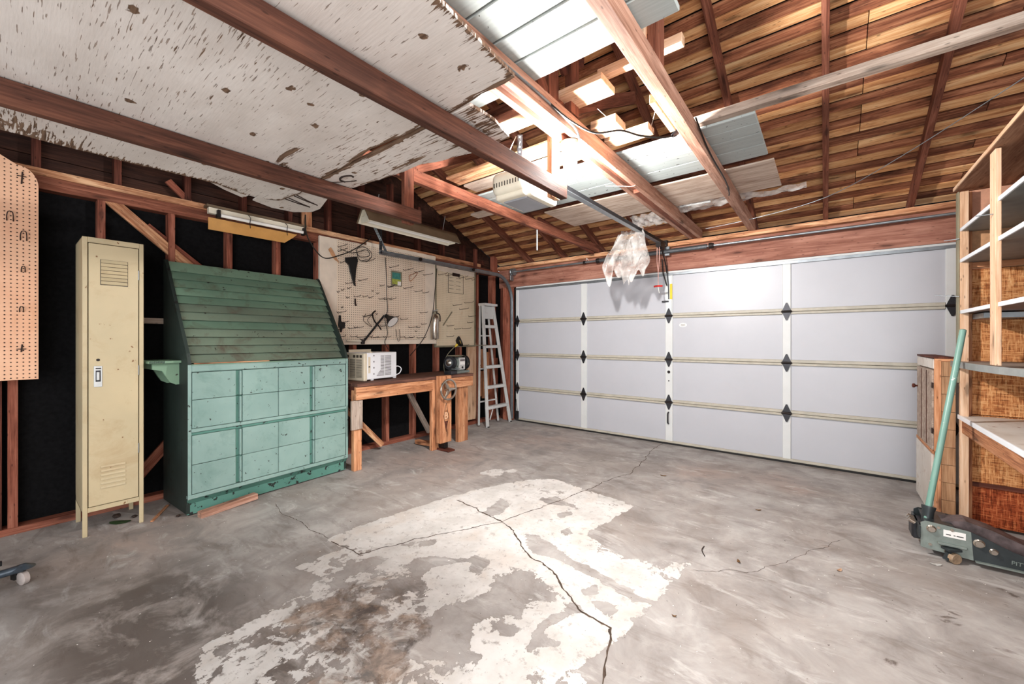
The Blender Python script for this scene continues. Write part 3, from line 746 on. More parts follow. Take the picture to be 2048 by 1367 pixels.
# black roofing felt above both slopes
board('roofing_felt', rpt((XL + XR) / 2, 5.35, RH + .045), rpt((XL + XR) / 2, RY - .02, RH + .045), XR - XL + .4, .01, 'felt', ce, up=nrm)
board('roofing_felt', rpt2((XL + XR) / 2, RY + .02, RH + .03), rpt2((XL + XR) / 2, -1.4, RH + .03), XR - XL + .4, .02, 'siding', ce, up=n2)

# ceiling joists (ties) and hung runners
def joist(lo, hi, mat, label, name='ceiling_joist'): return tag(box(name, lo, hi, mat, ce, bev=.003), label)
joist((-.66, -1.3, 2.48), (-.595, 5.03, 2.575), 'red_lumber_light', 'pinkish ceiling joist nearest the shelving unit')
joist((-1.26, -1.3, 2.48), (-1.222, 4.98, 2.57), 'red_lumber_light', 'left board of the doubled ceiling joist')
joist((-1.172, -1.3, 2.48), (-1.135, 5.06, 2.585), 'red_lumber_light', 'right board of the doubled ceiling joist')
box('joist_spacer', (-1.222, -1.2, 2.51), (-1.172, 3.15, 2.57), 'red_lumber', ce); box('joist_spacer', (-1.222, 3.15, 2.482), (-1.172, 5.0, 2.57), 'red_lumber', ce)
joist((-2.46, 1.2, 2.48), (-2.415, 5.0, 2.575), 'red_lumber', 'red ceiling joist left of the door opener')
joist((-2.345, -1.3, 2.14), (-2.30, 1.875, 2.232), 'runner', 'brown runner under the white plywood nearest the locker', 'hanging_runner')
joist((-1.245, -1.3, 2.132), (-1.20, 2.06, 2.222), 'runner', 'brown runner under the white plywood ending by the bulb', 'hanging_runner')
board('hanger_post', (-2.39, 1.82, 2.14), (-2.39, 1.82, 2.60), .036, .085, 'red_lumber', ce, up=(0, 1, 0))
board('hanger_post', (-1.272, 2.02, 2.135), (-1.272, 2.02, 2.60), .034, .085, 'plate_light', ce, up=(0, 1, 0))
board('hanger_post', (-1.272, -.4, 2.135), (-1.272, -.4, 2.60), .034, .085, 'red_lumber', ce, up=(0, 1, 0))
board('hanger_post', (-2.39, -.4, 2.14), (-2.39, -.4, 2.60), .034, .085, 'red_lumber', ce, up=(0, 1, 0))
box('hanger_post', (-2.46, -.6, 2.48), (-2.415, 1.2, 2.575), 'red_lumber', ce)
# king posts and webs
box('king_post', (-.645, 1.83, 2.575), (-.60, 1.93, RZ), 'red_lumber', ce); box('king_post', (-.675, 1.79, 2.58), (-.65, 1.84, RZ - .1), 'fresh_pine', ce)
box('king_post', (-1.22, 1.83, 2.57), (-1.18, 1.93, RZ), 'red_lumber', ce)
box('king_post', (-1.18, 2.0, 2.6), (-1.14, 2.09, RZ - .07), 'red_lumber', ce)
box('king_post', (-2.46, 1.83, 2.575), (-2.42, 1.93, RZ), 'red_lumber', ce)
board('web_brace', (-1.20, 1.93, 2.60), (-1.20, 3.1, 3.22), .03, .09, 'red_lumber', ce); board('web_brace', (-1.20, 1.83, 2.60), (-1.2, 1.2, 3.35), .03, .09, 'red_lumber', ce)
board('web_brace', (-2.44, 1.93, 2.60), (-2.44, 3.1, 3.22), .03, .09, 'red_lumber', ce)
prism('gusset_plate', [(1.70, 3.72), (2.25, 3.62), (2.18, 2.95), (1.95, 2.78), (1.72, 2.95)], .015, 'dark_lumber', ce, (-1.17, 0, 0), axis='X')
box('cross_strongback', (-.66, 2.585, 2.600), (XR, 2.640, 2.648), 'grey_wood', ce)
board('web_brace', (-2.46, 3.6, 2.60), (-2.46, 4.9, 2.48), .03, .07, 'dark_lumber', ce)

# ================================================================= THINGS ON AND UNDER THE JOISTS
# white flaking plywood sheets lying on the hung runners
def sheet(name, poly, z, t, label, wear_edges, cut=.03):
    """thin sheet with a finely divided face so that wear can follow its edges"""
    bm = bmesh.new(); cx = sum(p[0] for p in poly) / len(poly); cy = sum(p[1] for p in poly) / len(poly)
    top = []
    vs = [bm.verts.new((x - cx, y - cy, 0)) for x, y in poly]; f = bm.faces.new(vs)
    xs = [p[0] - cx for p in poly]; ys = [p[1] - cy for p in poly]
    for ax, lo, hi in ((0, min(xs), max(xs)), (1, min(ys), max(ys))):
        v = lo + cut
        while v < hi - .001:
            co = (v, 0, 0) if ax == 0 else (0, v, 0); no = (1, 0, 0) if ax == 0 else (0, 1, 0)
            bmesh.ops.bisect_plane(bm, geom=list(bm.verts) + list(bm.edges) + list(bm.faces), plane_co=co, plane_no=no)
            v += cut
    r = bmesh.ops.extrude_face_region(bm, geom=list(bm.faces))
    for g in r['geom']:
        if isinstance(g, bmesh.types.BMVert): g.co.z += t
    bmesh.ops.recalc_face_normals(bm, faces=bm.faces)
    o = link(name, bm, 'flaking', None, (cx, cy, z))
    me = o.data; co = np.zeros(len(me.vertices) * 3); me.vertices.foreach_get('co', co); co = co.reshape(-1, 3)
    X_ = co[:, 0] + cx; Y_ = co[:, 1] + cy; w = np.zeros(len(X_))
    for pts, rr, a in wear_edges: w = np.maximum(w, a * np.clip(1 - seg_dist(X_, Y_, pts) / rr, 0, 1))
    at = me.attributes.new('wear', 'FLOAT', 'POINT'); at.data.foreach_set('value', w.astype(np.float32))
    return tag(o, label, 'plywood sheet')
def rag(pts, amp=.012, step=.05):
    out = []
    for a, b in zip(pts[:-1], pts[1:]):
        L = math.hypot(b[0] - a[0], b[1] - a[1]); k = max(1, int(L / step))
        for j in range(k):
            t = j / k; o = amp if j else 0
            out.append((a[0] + (b[0] - a[0]) * t + rnd.uniform(-o, o), a[1] + (b[1] - a[1]) * t + rnd.uniform(-o, o)))
    out.append(pts[-1]); return out
near_l = [(-2.905, -1.0), (-2.898, 0.0), (-2.894, .307), (-2.88, .80), (-2.95, .95)]
seam = [(-2.968, 1.04), (-2.90, 1.15), (-2.65, 1.18), (-2.32, 1.145), (-2.0, 1.143), (-1.76, 1.118), (-1.38, 1.145), (-.872, 1.128)]
s1 = rag(near_l, .008) + rag(seam, .006)[1:] + [(-.84, .74), (-.80, -1.0)]
sheet('painted_plywood', s1, 2.236, .013, 'large white flaking plywood sheet overhead laid across two brown runners',
      [(near_l, .05, .8), (seam, .022, 1.1), ([(-.84, .5), (-.87, 1.12)], .035, .7), ([(-2.8, .0), (-2.9, .2)], .25, .6), ([(-2.03, .90), (-2.12, .885), (-2.25, .90), (-2.33, .96)], .03, 1.1), ([(-2.5, 1.15), (-1.4, 1.15)], .3, .16)])
far = [(-1.12, 1.155), (-1.115, 1.304), (-1.15, 1.446), (-1.346, 1.459), (-1.561, 1.425), (-1.706, 1.379), (-1.905, 1.380), (-2.308, 1.335), (-2.554, 1.33), (-2.60, 1.22), (-2.45, 1.155)]
s2 = rag(far, .005) + [(-2.0, 1.150), (-1.40, 1.153)]
sheet('painted_plywood', s2, 2.236, .013, 'smaller white flaking plywood piece overhead beyond the long cracked seam', [(far, .05, .5), ([(-2.45, 1.155), (-1.4, 1.155)], .022, 1.0), ([(-1.15, 1.2), (-1.2, 1.4)], .12, .55), ([(-1.35, 1.36), (-2.0, 1.31)], .022, 1.), ([(-1.3, 1.25), (-2.2, 1.25)], .2, .18)])
low = [(-2.86, .70), (-3.00, .872), (-3.07, .995), (-2.986, 1.004), (-2.996, 1.053), (-3.076, 1.056), (-3.14, 1.201), (-3.118, 1.342), (-3.015, 1.423), (-2.89, 1.426), (-2.65, 1.358), (-2.55, 1.31), (-2.33, 1.20), (-2.33, 1.13), (-2.6, 1.10), (-2.7, .70)]
sheet('painted_plywood', low, 2.250, .009, 'torn white plywood end with a notch, hanging over the wall light', [([(-3.1, 1.3), (-2.9, 1.42)], .03, .2)])
# brown glue trails on the torn end
gl = thing('glue_trail', 'brown looped glue trails on the torn white plywood end', 'glue trail', (-2.8, 1.3, 2.2475))
for a, b in (((-2.863, 1.175), (-2.905, 1.36)), ((-2.827, 1.185), (-2.90, 1.355)), ((-2.728, 1.19), (-2.822, 1.374)), ((-2.758, 1.19), (-2.82, 1.368))):
    tube('trail', [Vector((p[0], p[1], 2.2475)) - gl.location for p in (a, ((a[0] + b[0]) / 2 - .005, (a[1] + b[1]) / 2), b)], .0035, 'debris', gl, seg=5)
gl2 = thing('glue_trail', 'brown hook shaped mark on the smaller plywood piece beside the runner', 'glue trail', (-2.2, 1.25, 2.2345))
tube('trail', [Vector(p) - gl2.location for p in smooth_pts([(-2.33, 1.20, 2.2345), (-2.26, 1.24, 2.2345), (-2.20, 1.275, 2.2345), (-2.17, 1.285, 2.2345)], 4)], .004, 'debris', gl2, seg=5)
tube('trail', [Vector(p) - gl2.location for p in smooth_pts([(-2.24, 1.255, 2.2345), (-2.235, 1.22, 2.2345), (-2.18, 1.205, 2.2345), (-2.13, 1.225, 2.2345), (-2.135, 1.245, 2.2345)], 4)], .006, 'debris', gl2, seg=5)

# grey planks above the doubled joist (near group)
def plank(lo, hi, mat, label, group=None, name='grey_plank', cat='plank'):
    o = box(name, lo, hi, mat, bev=.003); tag(o, label, cat, group); return o
ys = [(.62, .80), (.81, .985), (.995, 1.150), (1.16, 1.318), (1.328, 1.470), (1.48, 1.640)]
nm = ['hidden behind the white plywood', 'third', 'x']
lab = ['pale grey painted plank overhead, sixth back from the wood blocks', 'pale grey painted plank overhead, fifth back from the wood blocks', 'pale grey painted plank overhead, fourth back from the wood blocks',
       'pale grey painted plank overhead, third back from the wood blocks', 'pale grey painted plank overhead, second back from the wood blocks', 'shiny pale grey plank overhead, closest of its group to the wood blocks']
for i, (a, b) in enumerate(ys):
    plank((-1.55, a, 2.588), (-.45, b, 2.610), 'grey_plank', lab[i], 'grey planks above the joists near the camera')
# far group between the joists
ys = [(2.642, 2.765), (2.772, 2.905), (2.912, 3.085), (3.092, 3.285)]
lab = ['grey plank beyond the bulb, first from the cross beam', 'grey plank beyond the bulb, second from the cross beam', 'grey plank beyond the bulb, third from the cross beam', 'grey plank beyond the bulb, beside the weathered plywood']
for i, (a, b) in enumerate(ys):
    plank((-2.62, a, 2.588), (-.315, b, 2.606), 'grey_plank', lab[i], 'grey planks above the joists beyond the bulb')
plank((-2.62, 3.30, 2.62), (-.40, 3.40, 2.65), 'dark_lumber', 'dark brown board in the gap before the weathered plywood', name='dark_board')
plank((-2.25, 3.40, 2.588), (-.29, 4.02, 2.600), 'pale_ply', 'weathered bare plywood sheet laid over the far joists', name='weathered_plywood', cat='plywood sheet')
plank((-2.9, 3.0, 2.585), (-2.5, 3.12, 2.61), 'pale_ply', 'pale board end beside the red joist', name='board_offcut')
# wood blocks lying on top of the joists, lit by the bulb
for lo, hi, lb in (((-1.20, 1.93, 2.66), (-.92, 2.10, 2.70), 'wide lumber block above the bulb, nearest the grey planks'), ((-1.0, 2.04, 2.75), (-.55, 2.09, 2.80), 'thin wood rail propped above the bulb'),
                   ((-1.14, 2.235, 2.590), (-.975, 2.385, 2.64), 'short square lumber block overhead beside the black cord'), ((-1.14, 2.43, 2.590), (-.85, 2.535, 2.63), 'long lumber block overhead next to the far grey planks')):
    plank(lo, hi, 'fresh_pine', lb, 'lumber blocks above the joists', name='lumber_block', cat='lumber block')
plank((-1.75, 1.88, 2.625), (-1.28, 2.02, 2.665), 'fresh_pine', 'rough lumber block overhead by the perforated strap', 'lumber blocks above the joists', name='lumber_block', cat='lumber block')
plank((-2.4, 2.20, 2.588), (-1.28, 2.36, 2.606), 'plate_light', 'pale board overhead behind the opener', name='loose_board')
plank((-2.4, 2.40, 2.588), (-1.28, 2.56, 2.606), 'grey_wood', 'grey brown board overhead behind the opener', name='loose_board')
plank((-2.4, 1.78, 2.60), (-1.28, 1.84, 2.66), 'red_lumber', 'red board overhead near the runner end', name='loose_board')
o = board('side_cleat', (-.69, 2.03, 2.52), (-.69, 2.38, 2.52), .03, .05, 'fresh_pine'); tag(o, 'short pale cleat nailed to the side of the pinkish joist', 'cleat')

# bulb on its round fixture
lb = thing('ceiling_lamp', 'bare lit light bulb in a round holder under the doubled joist', 'light bulb', (BULB[0], BULB[1], 2.48))
lathe('holder', [(0, 0), (.058, 0), (.062, -.012), (.055, -.035), (.045, -.05), (.0, -.05)], 'cream', lb, (0, 0, -.001))
lathe('bulb', [(.014, 0), (.016, -.02), (.034, -.048), (.042, -.075), (.036, -.102), (.018, -.116), (0, -.119)], 'bulb', lb, (0, 0, -.048), seg=24)
lathe('socket', [(.020, 0), (.020, -.03), (0.012, -.034)], 'cream', lb, (0, 0, -.045))
# the lamp's own light sits inside the glass: let it out
# armored cable, cords
def cord(name, pts, r, mat, label, cat='cord', sub=6):
    P = smooth_pts(pts, sub); o = tube(name, P, r, mat, seg=6); return tag(o, label, cat)
cord('armored_cable', [(-1.128, .9, 2.53), (-1.128, 1.6, 2.53), (-1.126, 1.85, 2.52), (-1.11, 2.0, 2.49), (-1.12, 2.06, 2.45), (-1.15, 2.09, 2.45), (-1.165, 2.10, 2.46)], .0065, 'galv', 'grey metal clad cable running along the joist to the bulb', 'cable')
ext = cord('extension_cord', [(-1.13, 1.75, 2.53), (-1.09, 1.9, 2.49), (-1.02, 2.05, 2.46), (-.92, 2.17, 2.49), (-.85, 2.3, 2.49), (-.76, 2.42, 2.5), (-.71, 2.48, 2.52)], .0055, 'black', 'black extension cord hanging in a slack loop under the joists')
pl = lathe('plug_cap', [(0, 0), (.012, .0), (.016, .02), (.016, .05), (.01, .06), (0, .06)], 'steel_dark', ext); pl.location = Vector((-.72, 2.47, 2.515)) - ext.location; pl.rotation_euler = (R(-50), 0, R(-55))
cord('black_cable', [(-.585, 2.45, 2.57), (-.588, 2.70, 2.52), (-.585, 2.95, 2.49), (-.58, 3.3, 2.47), (-.60, 3.55, 2.46), (-.64, 3.75, 2.50)], .005, 'black', 'black cable hanging down the side of the pinkish joist', 'cable')
cord('pink_string', [(-1.14, 3.0, 2.54), (-1.15, 2.98, 2.475), (-1.24, 2.9, 2.47), (-1.33, 2.86, 2.48)], .0022, 'pink_cord', 'thin pink string looped over the doubled joist', 'string')
cord('grey_wire', [(-1.0, 4.6, 2.475), (-.55, 4.55, 2.49), (0.0, 4.5, 2.56), (.45, 4.1, 2.66), (.9, 3.6, 2.80)], .003, 'galv', 'thin grey wire strung under the rafters across to the shelving', 'wire')
for i, (p, q) in enumerate((((-1.05, 2.15, 2.65), (-1.02, 2.28, 2.62)), ((-.86, 2.5, 2.62), (-.78, 2.40, 2.72)))):
    cord('string', [p, q], .0012, 'white_cord', ['thin white string hanging between the wide block and the square block', 'thin white string slanting up from the long block'][i], 'string')

# garage door opener
op = thing('door_opener', 'cream garage door opener motor hanging under the joists', 'garage door opener', (-1.60, 2.18, 2.20))
def roundbox(name, s, mat, parent, loc, r=.05, seg=4):
    bm = bmesh.new(); bmesh.ops.create_cube(bm, size=1, matrix=Matrix.Diagonal((*s, 1)))
    bmesh.ops.bevel(bm, geom=list(bm.edges), offset=r, segments=seg, affect='EDGES', profile=.6)
    return link(name, bm, mat, parent, loc, smooth=True)
roundbox('housing', (.27, .40, .15), 'opener_cream', op, (0, 0, .115), .055)
roundbox('lower_shell', (.24, .30, .05), 'opener_cream', op, (0, -.02, .04), .022)
box('light_lens', (-.09, -.12, .006), (.10, .12, .03), 'opener_grey', op, bev=.008)
roundbox('light_cover', (.06, .30, .10), 'opener_cream', op, (.125, .02, .06), .025)
bm = bmesh.new()
for i in range(12): add_box(bm, (-.115 + i * .0, -.13 + i * .022, 0), (.004, .008, .03))
link('vent_slots', bm, 'vent_dark', op, (-.022, .0, .10))
bm = bmesh.new()
for i in range(10): add_box(bm, (.002 * i - .1 + i * .02, 0, 0), (.007, .004, .028))
link('vent_slots', bm, 'vent_dark', op, (.0, -.200, .10))
def strap(name, a, b, w, parent, mat='steel_dark', holes=True, holemat='galv_light'):
    a = Vector(a); b = Vector(b); o = board(name, a, b, w, .003, mat, parent, up=(.5, -1, 0) if abs((b - a).normalized().z) > .7 else (0, 0, 1))
    if holes:
        L = (b - a).length; bm = bmesh.new(); n = max(2, int(L / .028))
        for i in range(n):
            x = -L / 2 + (i + .5) * L / n
            bmesh.ops.create_circle(bm, cap_ends=True, radius=w * .2, segments=8, matrix=Matrix.Translation((x, 0, .0018)))
            bmesh.ops.create_circle(bm, cap_ends=True, radius=w * .2, segments=8, matrix=Matrix.Translation((x, 0, -.0018)))
        link('strap_holes', bm, holemat, o)
    return o
strap('hanging_strap', (.03, -.10, .18), (.05, -.12, .42), .032, op); strap('hanging_strap', (-.12, -.02, .18), (-.16, -.02, .42), .032, op)
strap('hanging_strap', (-.16, .1, .40), (.1, .1, .40), .03, op, 'galv', False)
tube('motor_wire', smooth_pts([(-.02, -.1, .19), (-.04, -.13, .3), (.02, -.12, .42)], 5), .003, 'white_cord', op)
tube('motor_wire', smooth_pts([(.08, -.05, .18), (.02, -.10, .28), (.06, -.13, .40)], 5), .003, 'iron', op)
rail = thing('opener_rail', 'dark steel opener rail running from the motor to the door header', 'opener rail', (-1.545, 2.40, 2.42))
board('rail_bar', (0, 0, .02), (.0, 2.62, .045), .035, .040, 'steel_dark', rail)
board('rail_flange', (0, 0, -.002), (.0, 2.60, .022), .050, .005, 'galv', rail)
box('header_bracket', (-.03, 2.58, .02), (.03, 2.64, .09), 'iron', rail); box('trolley', (-.03, 2.35, -.03), (.03, 2.5, .03), 'iron', rail)
tube('door_arm', [(0, 2.45, -.02), (0.01, 2.58, -.18), (.01, 2.64, -.30)], .008, 'iron', rail)
rr = thing('release_cord', 'pink release cord with a red pull handle hanging at the door', 'release cord', (-1.555, 4.78, 2.42))
tube('rope', smooth_pts([(-.012, 0, 0), (-.014, 0, -.2), (.0, 0, -.33), (0, 0, -.5)], 5), .004, 'pink_cord', rr); tube('rope', smooth_pts([(.012, 0, 0), (.012, 0, -.18), (0, 0, -.33)], 5), .004, 'pink_cord', rr)
bm = bmesh.new(); add_tube(bm, [(-.05, 0, 0), (-.02, 0, .004), (.02, 0, .004), (.05, 0, 0)], .011, 8); o = link('handle', bm, 'red', rr, (0, 0, -.49), smooth=True)
tube('tail', [(0, 0, -.5), (.012, 0, -.57)], .003, 'white_cord', rr)

# torsion shaft
ts = thing('torsion_shaft', 'steel torsion spring shaft along the header beam above the door', 'spring shaft', (-1.5, 4.99, 2.372))
tube('shaft', [(-2.4, 0, 0), (2.6, 0, 0)], .013, 'galv', ts, 10)
bm = bmesh.new(); add_tube(bm, [(-.92, 0, 0), (.43, 0, 0)], .026, 14)
link('spring', bm, 'steel_dark', ts, smooth=True)
bm = bmesh.new()
for i in range(220):
    x = -.91 + i * .0061; bmesh.ops.create_cone(bm, cap_ends=False, segments=10, radius1=.0275, radius2=.0275, depth=.0025, matrix=Matrix.Translation((x, 0, 0)) @ Matrix.Rotation(PI / 2, 4, 'Y'))
tag(link('spring_coils', bm, 'galv', ts), kind='stuff')
for x in (-.95, .45): lathe('winding_cone', [(0, 0), (.034, 0), (.034, .025), (.026, .05), (0, .05)], 'iron', ts, (x, 0, 0), (0, R(90), 0), 14)
lathe('cable_drum', [(0, 0), (.055, 0), (.058, .012), (.05, .02), (.05, .05), (.058, .055), (0, .055)], 'galv', ts, (-2.42, 0, 0), (0, R(90), 0))
box('end_bearing_plate', (-2.44, -.02, -.13), (-2.43, .06, .05), 'galv', ts); box('center_plate', (-.05, .0, -.05), (.01, .03, .06), 'galv', ts)
for x in (-1.15,): box('set_collar', (x, -.02, -.02), (x + .03, .02, .02), 'iron', ts)
tube('shaft_tie', smooth_pts([(-1.1, -.01, .02), (-1.09, -.02, .05), (-1.07, -.01, .02)], 4), .003, 'white_cord', ts)

# left door track
tr = thing('door_track', 'grey steel garage door track curving from the jamb along the left wall', 'door track', (-3.985, 5.06, 0))
def c_section(bm, path, w=.05, d=.022, t=.003):
    """channel swept along a path in the Y/Z plane; opening faces +X (towards the room)"""
    n = len(path); rings = []
    prof = [(d, -w / 2), (0, -w / 2), (0, w / 2), (d, w / 2), (d - 0, w / 2 - t), (t, w / 2 - t), (t, -w / 2 + t), (d, -w / 2 + t)]
    for i in range(n):
        a = Vector(path[max(i - 1, 0)]); b = Vector(path[min(i + 1, n - 1)]); tg = (b - a).normalized(); nn = Vector((-tg.y, tg.x))
        rings.append([bm.verts.new((px, path[i][0] + nn.x * q, path[i][1] + nn.y * q)) for px, q in prof])
    for i in range(n - 1):
        for k in range(8): bm.faces.new((rings[i][k], rings[i][(k + 1) % 8], rings[i + 1][(k + 1) % 8], rings[i + 1][k]))
    bm.faces.new(rings[0]); bm.faces.new(rings[-1][::-1]); bmesh.ops.recalc_face_normals(bm, faces=bm.faces)
path = [(0, .03), (0, 1.0), (0, 1.90)] + [(-.38 + .38 * math.cos(a), 1.92 + .38 * math.sin(a)) for a in [R(q) for q in range(8, 91, 8)]] + [(-.5, 2.300), (-1.3, 2.298), (-2.42, 2.292)]
bm = bmesh.new(); c_section(bm, path); link('track', bm, 'galv', tr, smooth=True)
box('jamb_angle', (-.035, .0, .02), (-.028, .08, 2.15), 'galv', tr)
for z in (.3, 1.0, 1.7): box('track_bracket', (-.03, .01, z), (.0, .05, z + .04), 'galv', tr)
for y in (-.9, -1.85):
    lathe('track_roller', [(0, 0), (.022, 0), (.022, .015), (0, .015)], 'iron', tr, (.018, y, 2.30), (0, R(90), 0), 12)
strap('perforated_strap', (.0, -2.40, 2.28), (.0, -2.40, 2.60), .035, tr, 'steel_dark', True, 'vent_dark'); strap('perforated_strap', (-.0, -2.32, 2.30), (.01, -2.52, 2.62), .03, tr, 'galv', True, 'vent_dark')
strap('perforated_strap', (0, -2.42, 2.29), (-.02, -2.20, 2.30), .035, tr, 'steel_dark', False)
board('wooden_hanger', (.02, -.86, 2.32), (.02, -.86, 2.60), .035, .05, 'dark_lumber', tr, up=(0, 1, 0))
box('track_end_bolt', (.01, -.82, 2.24), (.03, -.80, 2.265), 'iron', tr)

# plastic film
def drape(name, fn, nu, nv, mat, label, loc, cat='plastic sheet'):
    bm = bmesh.new(); g = []
    for i in range(nu + 1):
        g.append([])
        for j in range(nv + 1):
            g[-1].append(bm.verts.new(fn(i / nu, j / nv)))
    for i in range(nu):
        for j in range(nv): bm.faces.new((g[i][j], g[i + 1][j], g[i + 1][j + 1], g[i][j + 1]))
    r = bmesh.ops.solidify(bm, geom=list(bm.faces), thickness=.0008)
    return tag(link(name, bm, mat, None, loc, smooth=True), label, cat)
def nz(a, b, s=0): return (math.sin(a * 7.3 + s) * math.cos(b * 5.1 + s * 1.7) + .5 * math.sin(a * 17.1 + b * 9.7 + s) + .3 * math.sin(b * 31 + a * 13))
def film1(u, v):
    # u across, v down; gathered over the rail, ragged at the foot
    wtop = .20; wmid = .42
    w = wtop + (wmid - wtop) * min(1, v * 1.5) * (1 - .35 * max(0, v - .7) / .3)
    x = (u - .5) * 2 * w * .62 - .05 * v
    ragged = .10 * math.sin(u * 21) + .08 * math.sin(u * 9 + 1) + (.20 if .42 < u < .60 else 0)
    z = -v * (.50 + .6 * ragged)
    y = .04 * nz(u * .8, v * .7, .4) + (.06 if v < .06 else 0) + .022 * math.sin(u * 19 + v * 5)
    return (x, y - .02, z + .015 * nz(v, u, 1))
drape('plastic_film', film1, 46, 34, 'film', 'crumpled clear plastic film draped over the opener rail', (-1.66, 4.18, 2.50))
def film2(u, v): return ((u - .5) * 1.25, (v - .5) * (.16 + .1 * math.sin(u * 5)), .012 * nz(u * 3, v * 2) - .03 * math.sin(v * 3.1))
o = drape('plastic_film', film2, 50, 10, 'film', 'strip of clear plastic film lying past the weathered plywood', (-.75, 4.14, 2.60))
def film3(u, v): return ((u - .5) * .34, (v - .5) * .18, .012 * nz(u * 3, v * 2, 2) - .08 * v)
drape('plastic_film', film3, 20, 10, 'film', 'small piece of clear plastic film behind the opener rail', (-1.45, 4.16, 2.59))
o = tube('blue_tube', [(-1.12, 4.08, 2.60), (-.85, 4.10, 2.60)], .014, 'galv_light', seg=8); tag(o, 'short pale blue tube poking out from the plastic film', 'tube')
o = tube('hanging_rod', [(-2.44, 3.55, 2.50), (-2.44, 3.55, 2.26)], .008, 'galv_light', seg=8); tag(o, 'short bright metal rod hanging from the red joist', 'rod')

# ================================================================= LEFT WALL THINGS
# --- left pegboard
pbA = thing('pegboard', 'pinkish pegboard with rounded top corner at the far left', 'pegboard', (-4.115, .15, 1.04))
poly = [(0, 0), (0, 1.27)]
for i in range(1, 9):
    a = i / 8 * PI / 2; poly.append((-.09 * (1 - math.cos(a)) - .0, 1.27 + .13 * math.sin(a) - .01 * i / 8))
poly += [(-.16, 1.435), (-.25, 1.462), (-.5, 1.48), (-.9, 1.48), (-.9, 0)]
o = prism('perforated_board', poly, .006, 'peg_pink', pbA, axis='X')
def hook_u(parent, y, z, s=1):
    P = smooth_pts([(.008, -.012 * s, 0), (.03, -.012 * s, .03 * s), (.035, -.006 * s, .055 * s), (.035, .010 * s, .055 * s), (.03, .014 * s, .03 * s), (.008, .014 * s, 0)], 3)
    return tube('wire_hook', [Vector(p) + Vector((0, y, z)) for p in P], .0028, 'rust_wire', parent, seg=5)
hook_u(pbA, .031 - .15, 2.06 - 1.04); hook_u(pbA, .086 - .15, 1.945 - 1.04); hook_u(pbA, .085 - .15, 1.74 - 1.04, .6); hook_u(pbA, .078 - .15, 1.48 - 1.04, .6)
for y, z in ((.079, 2.36), (.078, 1.24)):
    bm = bmesh.new(); add_tube(bm, [(.01, 0, -.05 if z > 2 else -.02), (.012, .004, .03)], .004, 5); add_tube(bm, [(.012, -.02, 0), (.014, .02, 0)], .003, 5)
    link('cross_hook', bm, 'rust_wire', pbA, (0, y - .15, z - 1.04))

# --- locker
lk = thing('locker', 'tall narrow beige steel locker with louvred door standing by the wall', 'locker', (-3.835, .325, 0))
LW, LD, LH = .30, .38, 1.98
box('side_panel', (-LD, 0, .16), (-.0, .006, LH), 'locker', lk); box('side_panel', (-LD, LW - .006, .16), (0, LW, LH), 'locker', lk)
box('back_panel', (-LD, 0, .16), (-LD + .006, LW, LH), 'locker_dark', lk); box('top_panel', (-LD, 0, LH - .006), (0, LW, LH + .001), 'locker', lk); box('base_panel', (-LD, 0, .16), (0, LW, .168), 'locker', lk)
bm = bmesh.new()
add_box(bm, (.0, .012, LH / 2), (.012, .024, LH), bev=.003); link('leg', bm, 'locker', lk)
bm = bmesh.new(); add_box(bm, (.0, LW - .012, LH / 2), (.012, .024, LH), bev=.003); link('leg', bm, 'locker', lk)
for y in (.012, LW - .012): box('leg', (-LD, y - .012, 0), (-LD + .02, y + .012, .2), 'locker', lk)
box('top_rail', (-.006, .024, LH - .035), (.006, LW - .024, LH), 'locker', lk); box('bottom_rail', (-.006, .024, .158), (.006, LW - .024, .188), 'locker', lk)
ld = box('locker_door', (-.004, .028, .192), (.0055, LW - .028, LH - .039), 'locker', lk, long_x=False, bev=.002)
def louvers(y0, y1, zs, h, mat, dk):
    for z in zs:
        bm = bmesh.new(); pr = [(0, 0), (.010, .002), (.004, h)]
        a = [bm.verts.new((p[0], y0, p[1])) for p in pr]; b = [bm.verts.new((p[0], y1, p[1])) for p in pr]
        bm.faces.new(a); bm.faces.new(b[::-1])
        for i in range(3): bm.faces.new((a[i], a[(i + 1) % 3], b[(i + 1) % 3], b[i]))
        bmesh.ops.recalc_face_normals(bm, faces=bm.faces)
        o = link('louver', bm, mat, ld); o.location = Vector((.006, 0, z)) - ld.location
louvers(.085, .215, [1.672 + i * .024 for i in range(7)], .022, 'locker', 0)
louvers(.085, .205, [.30 + i * .028 for i in range(6)], .014, 'locker', 0)
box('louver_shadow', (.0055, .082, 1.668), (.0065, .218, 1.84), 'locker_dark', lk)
hp = box('latch_plate', (.005, .052, .985), (.011, .092, 1.125), 'galv_light', lk); 
box('latch_recess', (.0112, .060, 1.02), (.0125, .084, 1.095), 'steel_dark', lk); box('latch_lever', (.012, .064, 1.03), (.018, .078, 1.085), 'galv_light', lk); box('latch_print', (.0112, .060, 1.104), (.0118, .086, 1.112), 'ink', lk)
lathe('lock_hole', [(0, 0), (.009, 0), (.009, .003), (0, .003)], 'iron', lk, (.006, .072, 1.165), (0, R(90), 0), 12)
for z in (.5, 1.05, 1.72): box('hinge', (.003, LW - .030, z), (.008, LW - .024, z + .07), 'galv', lk)

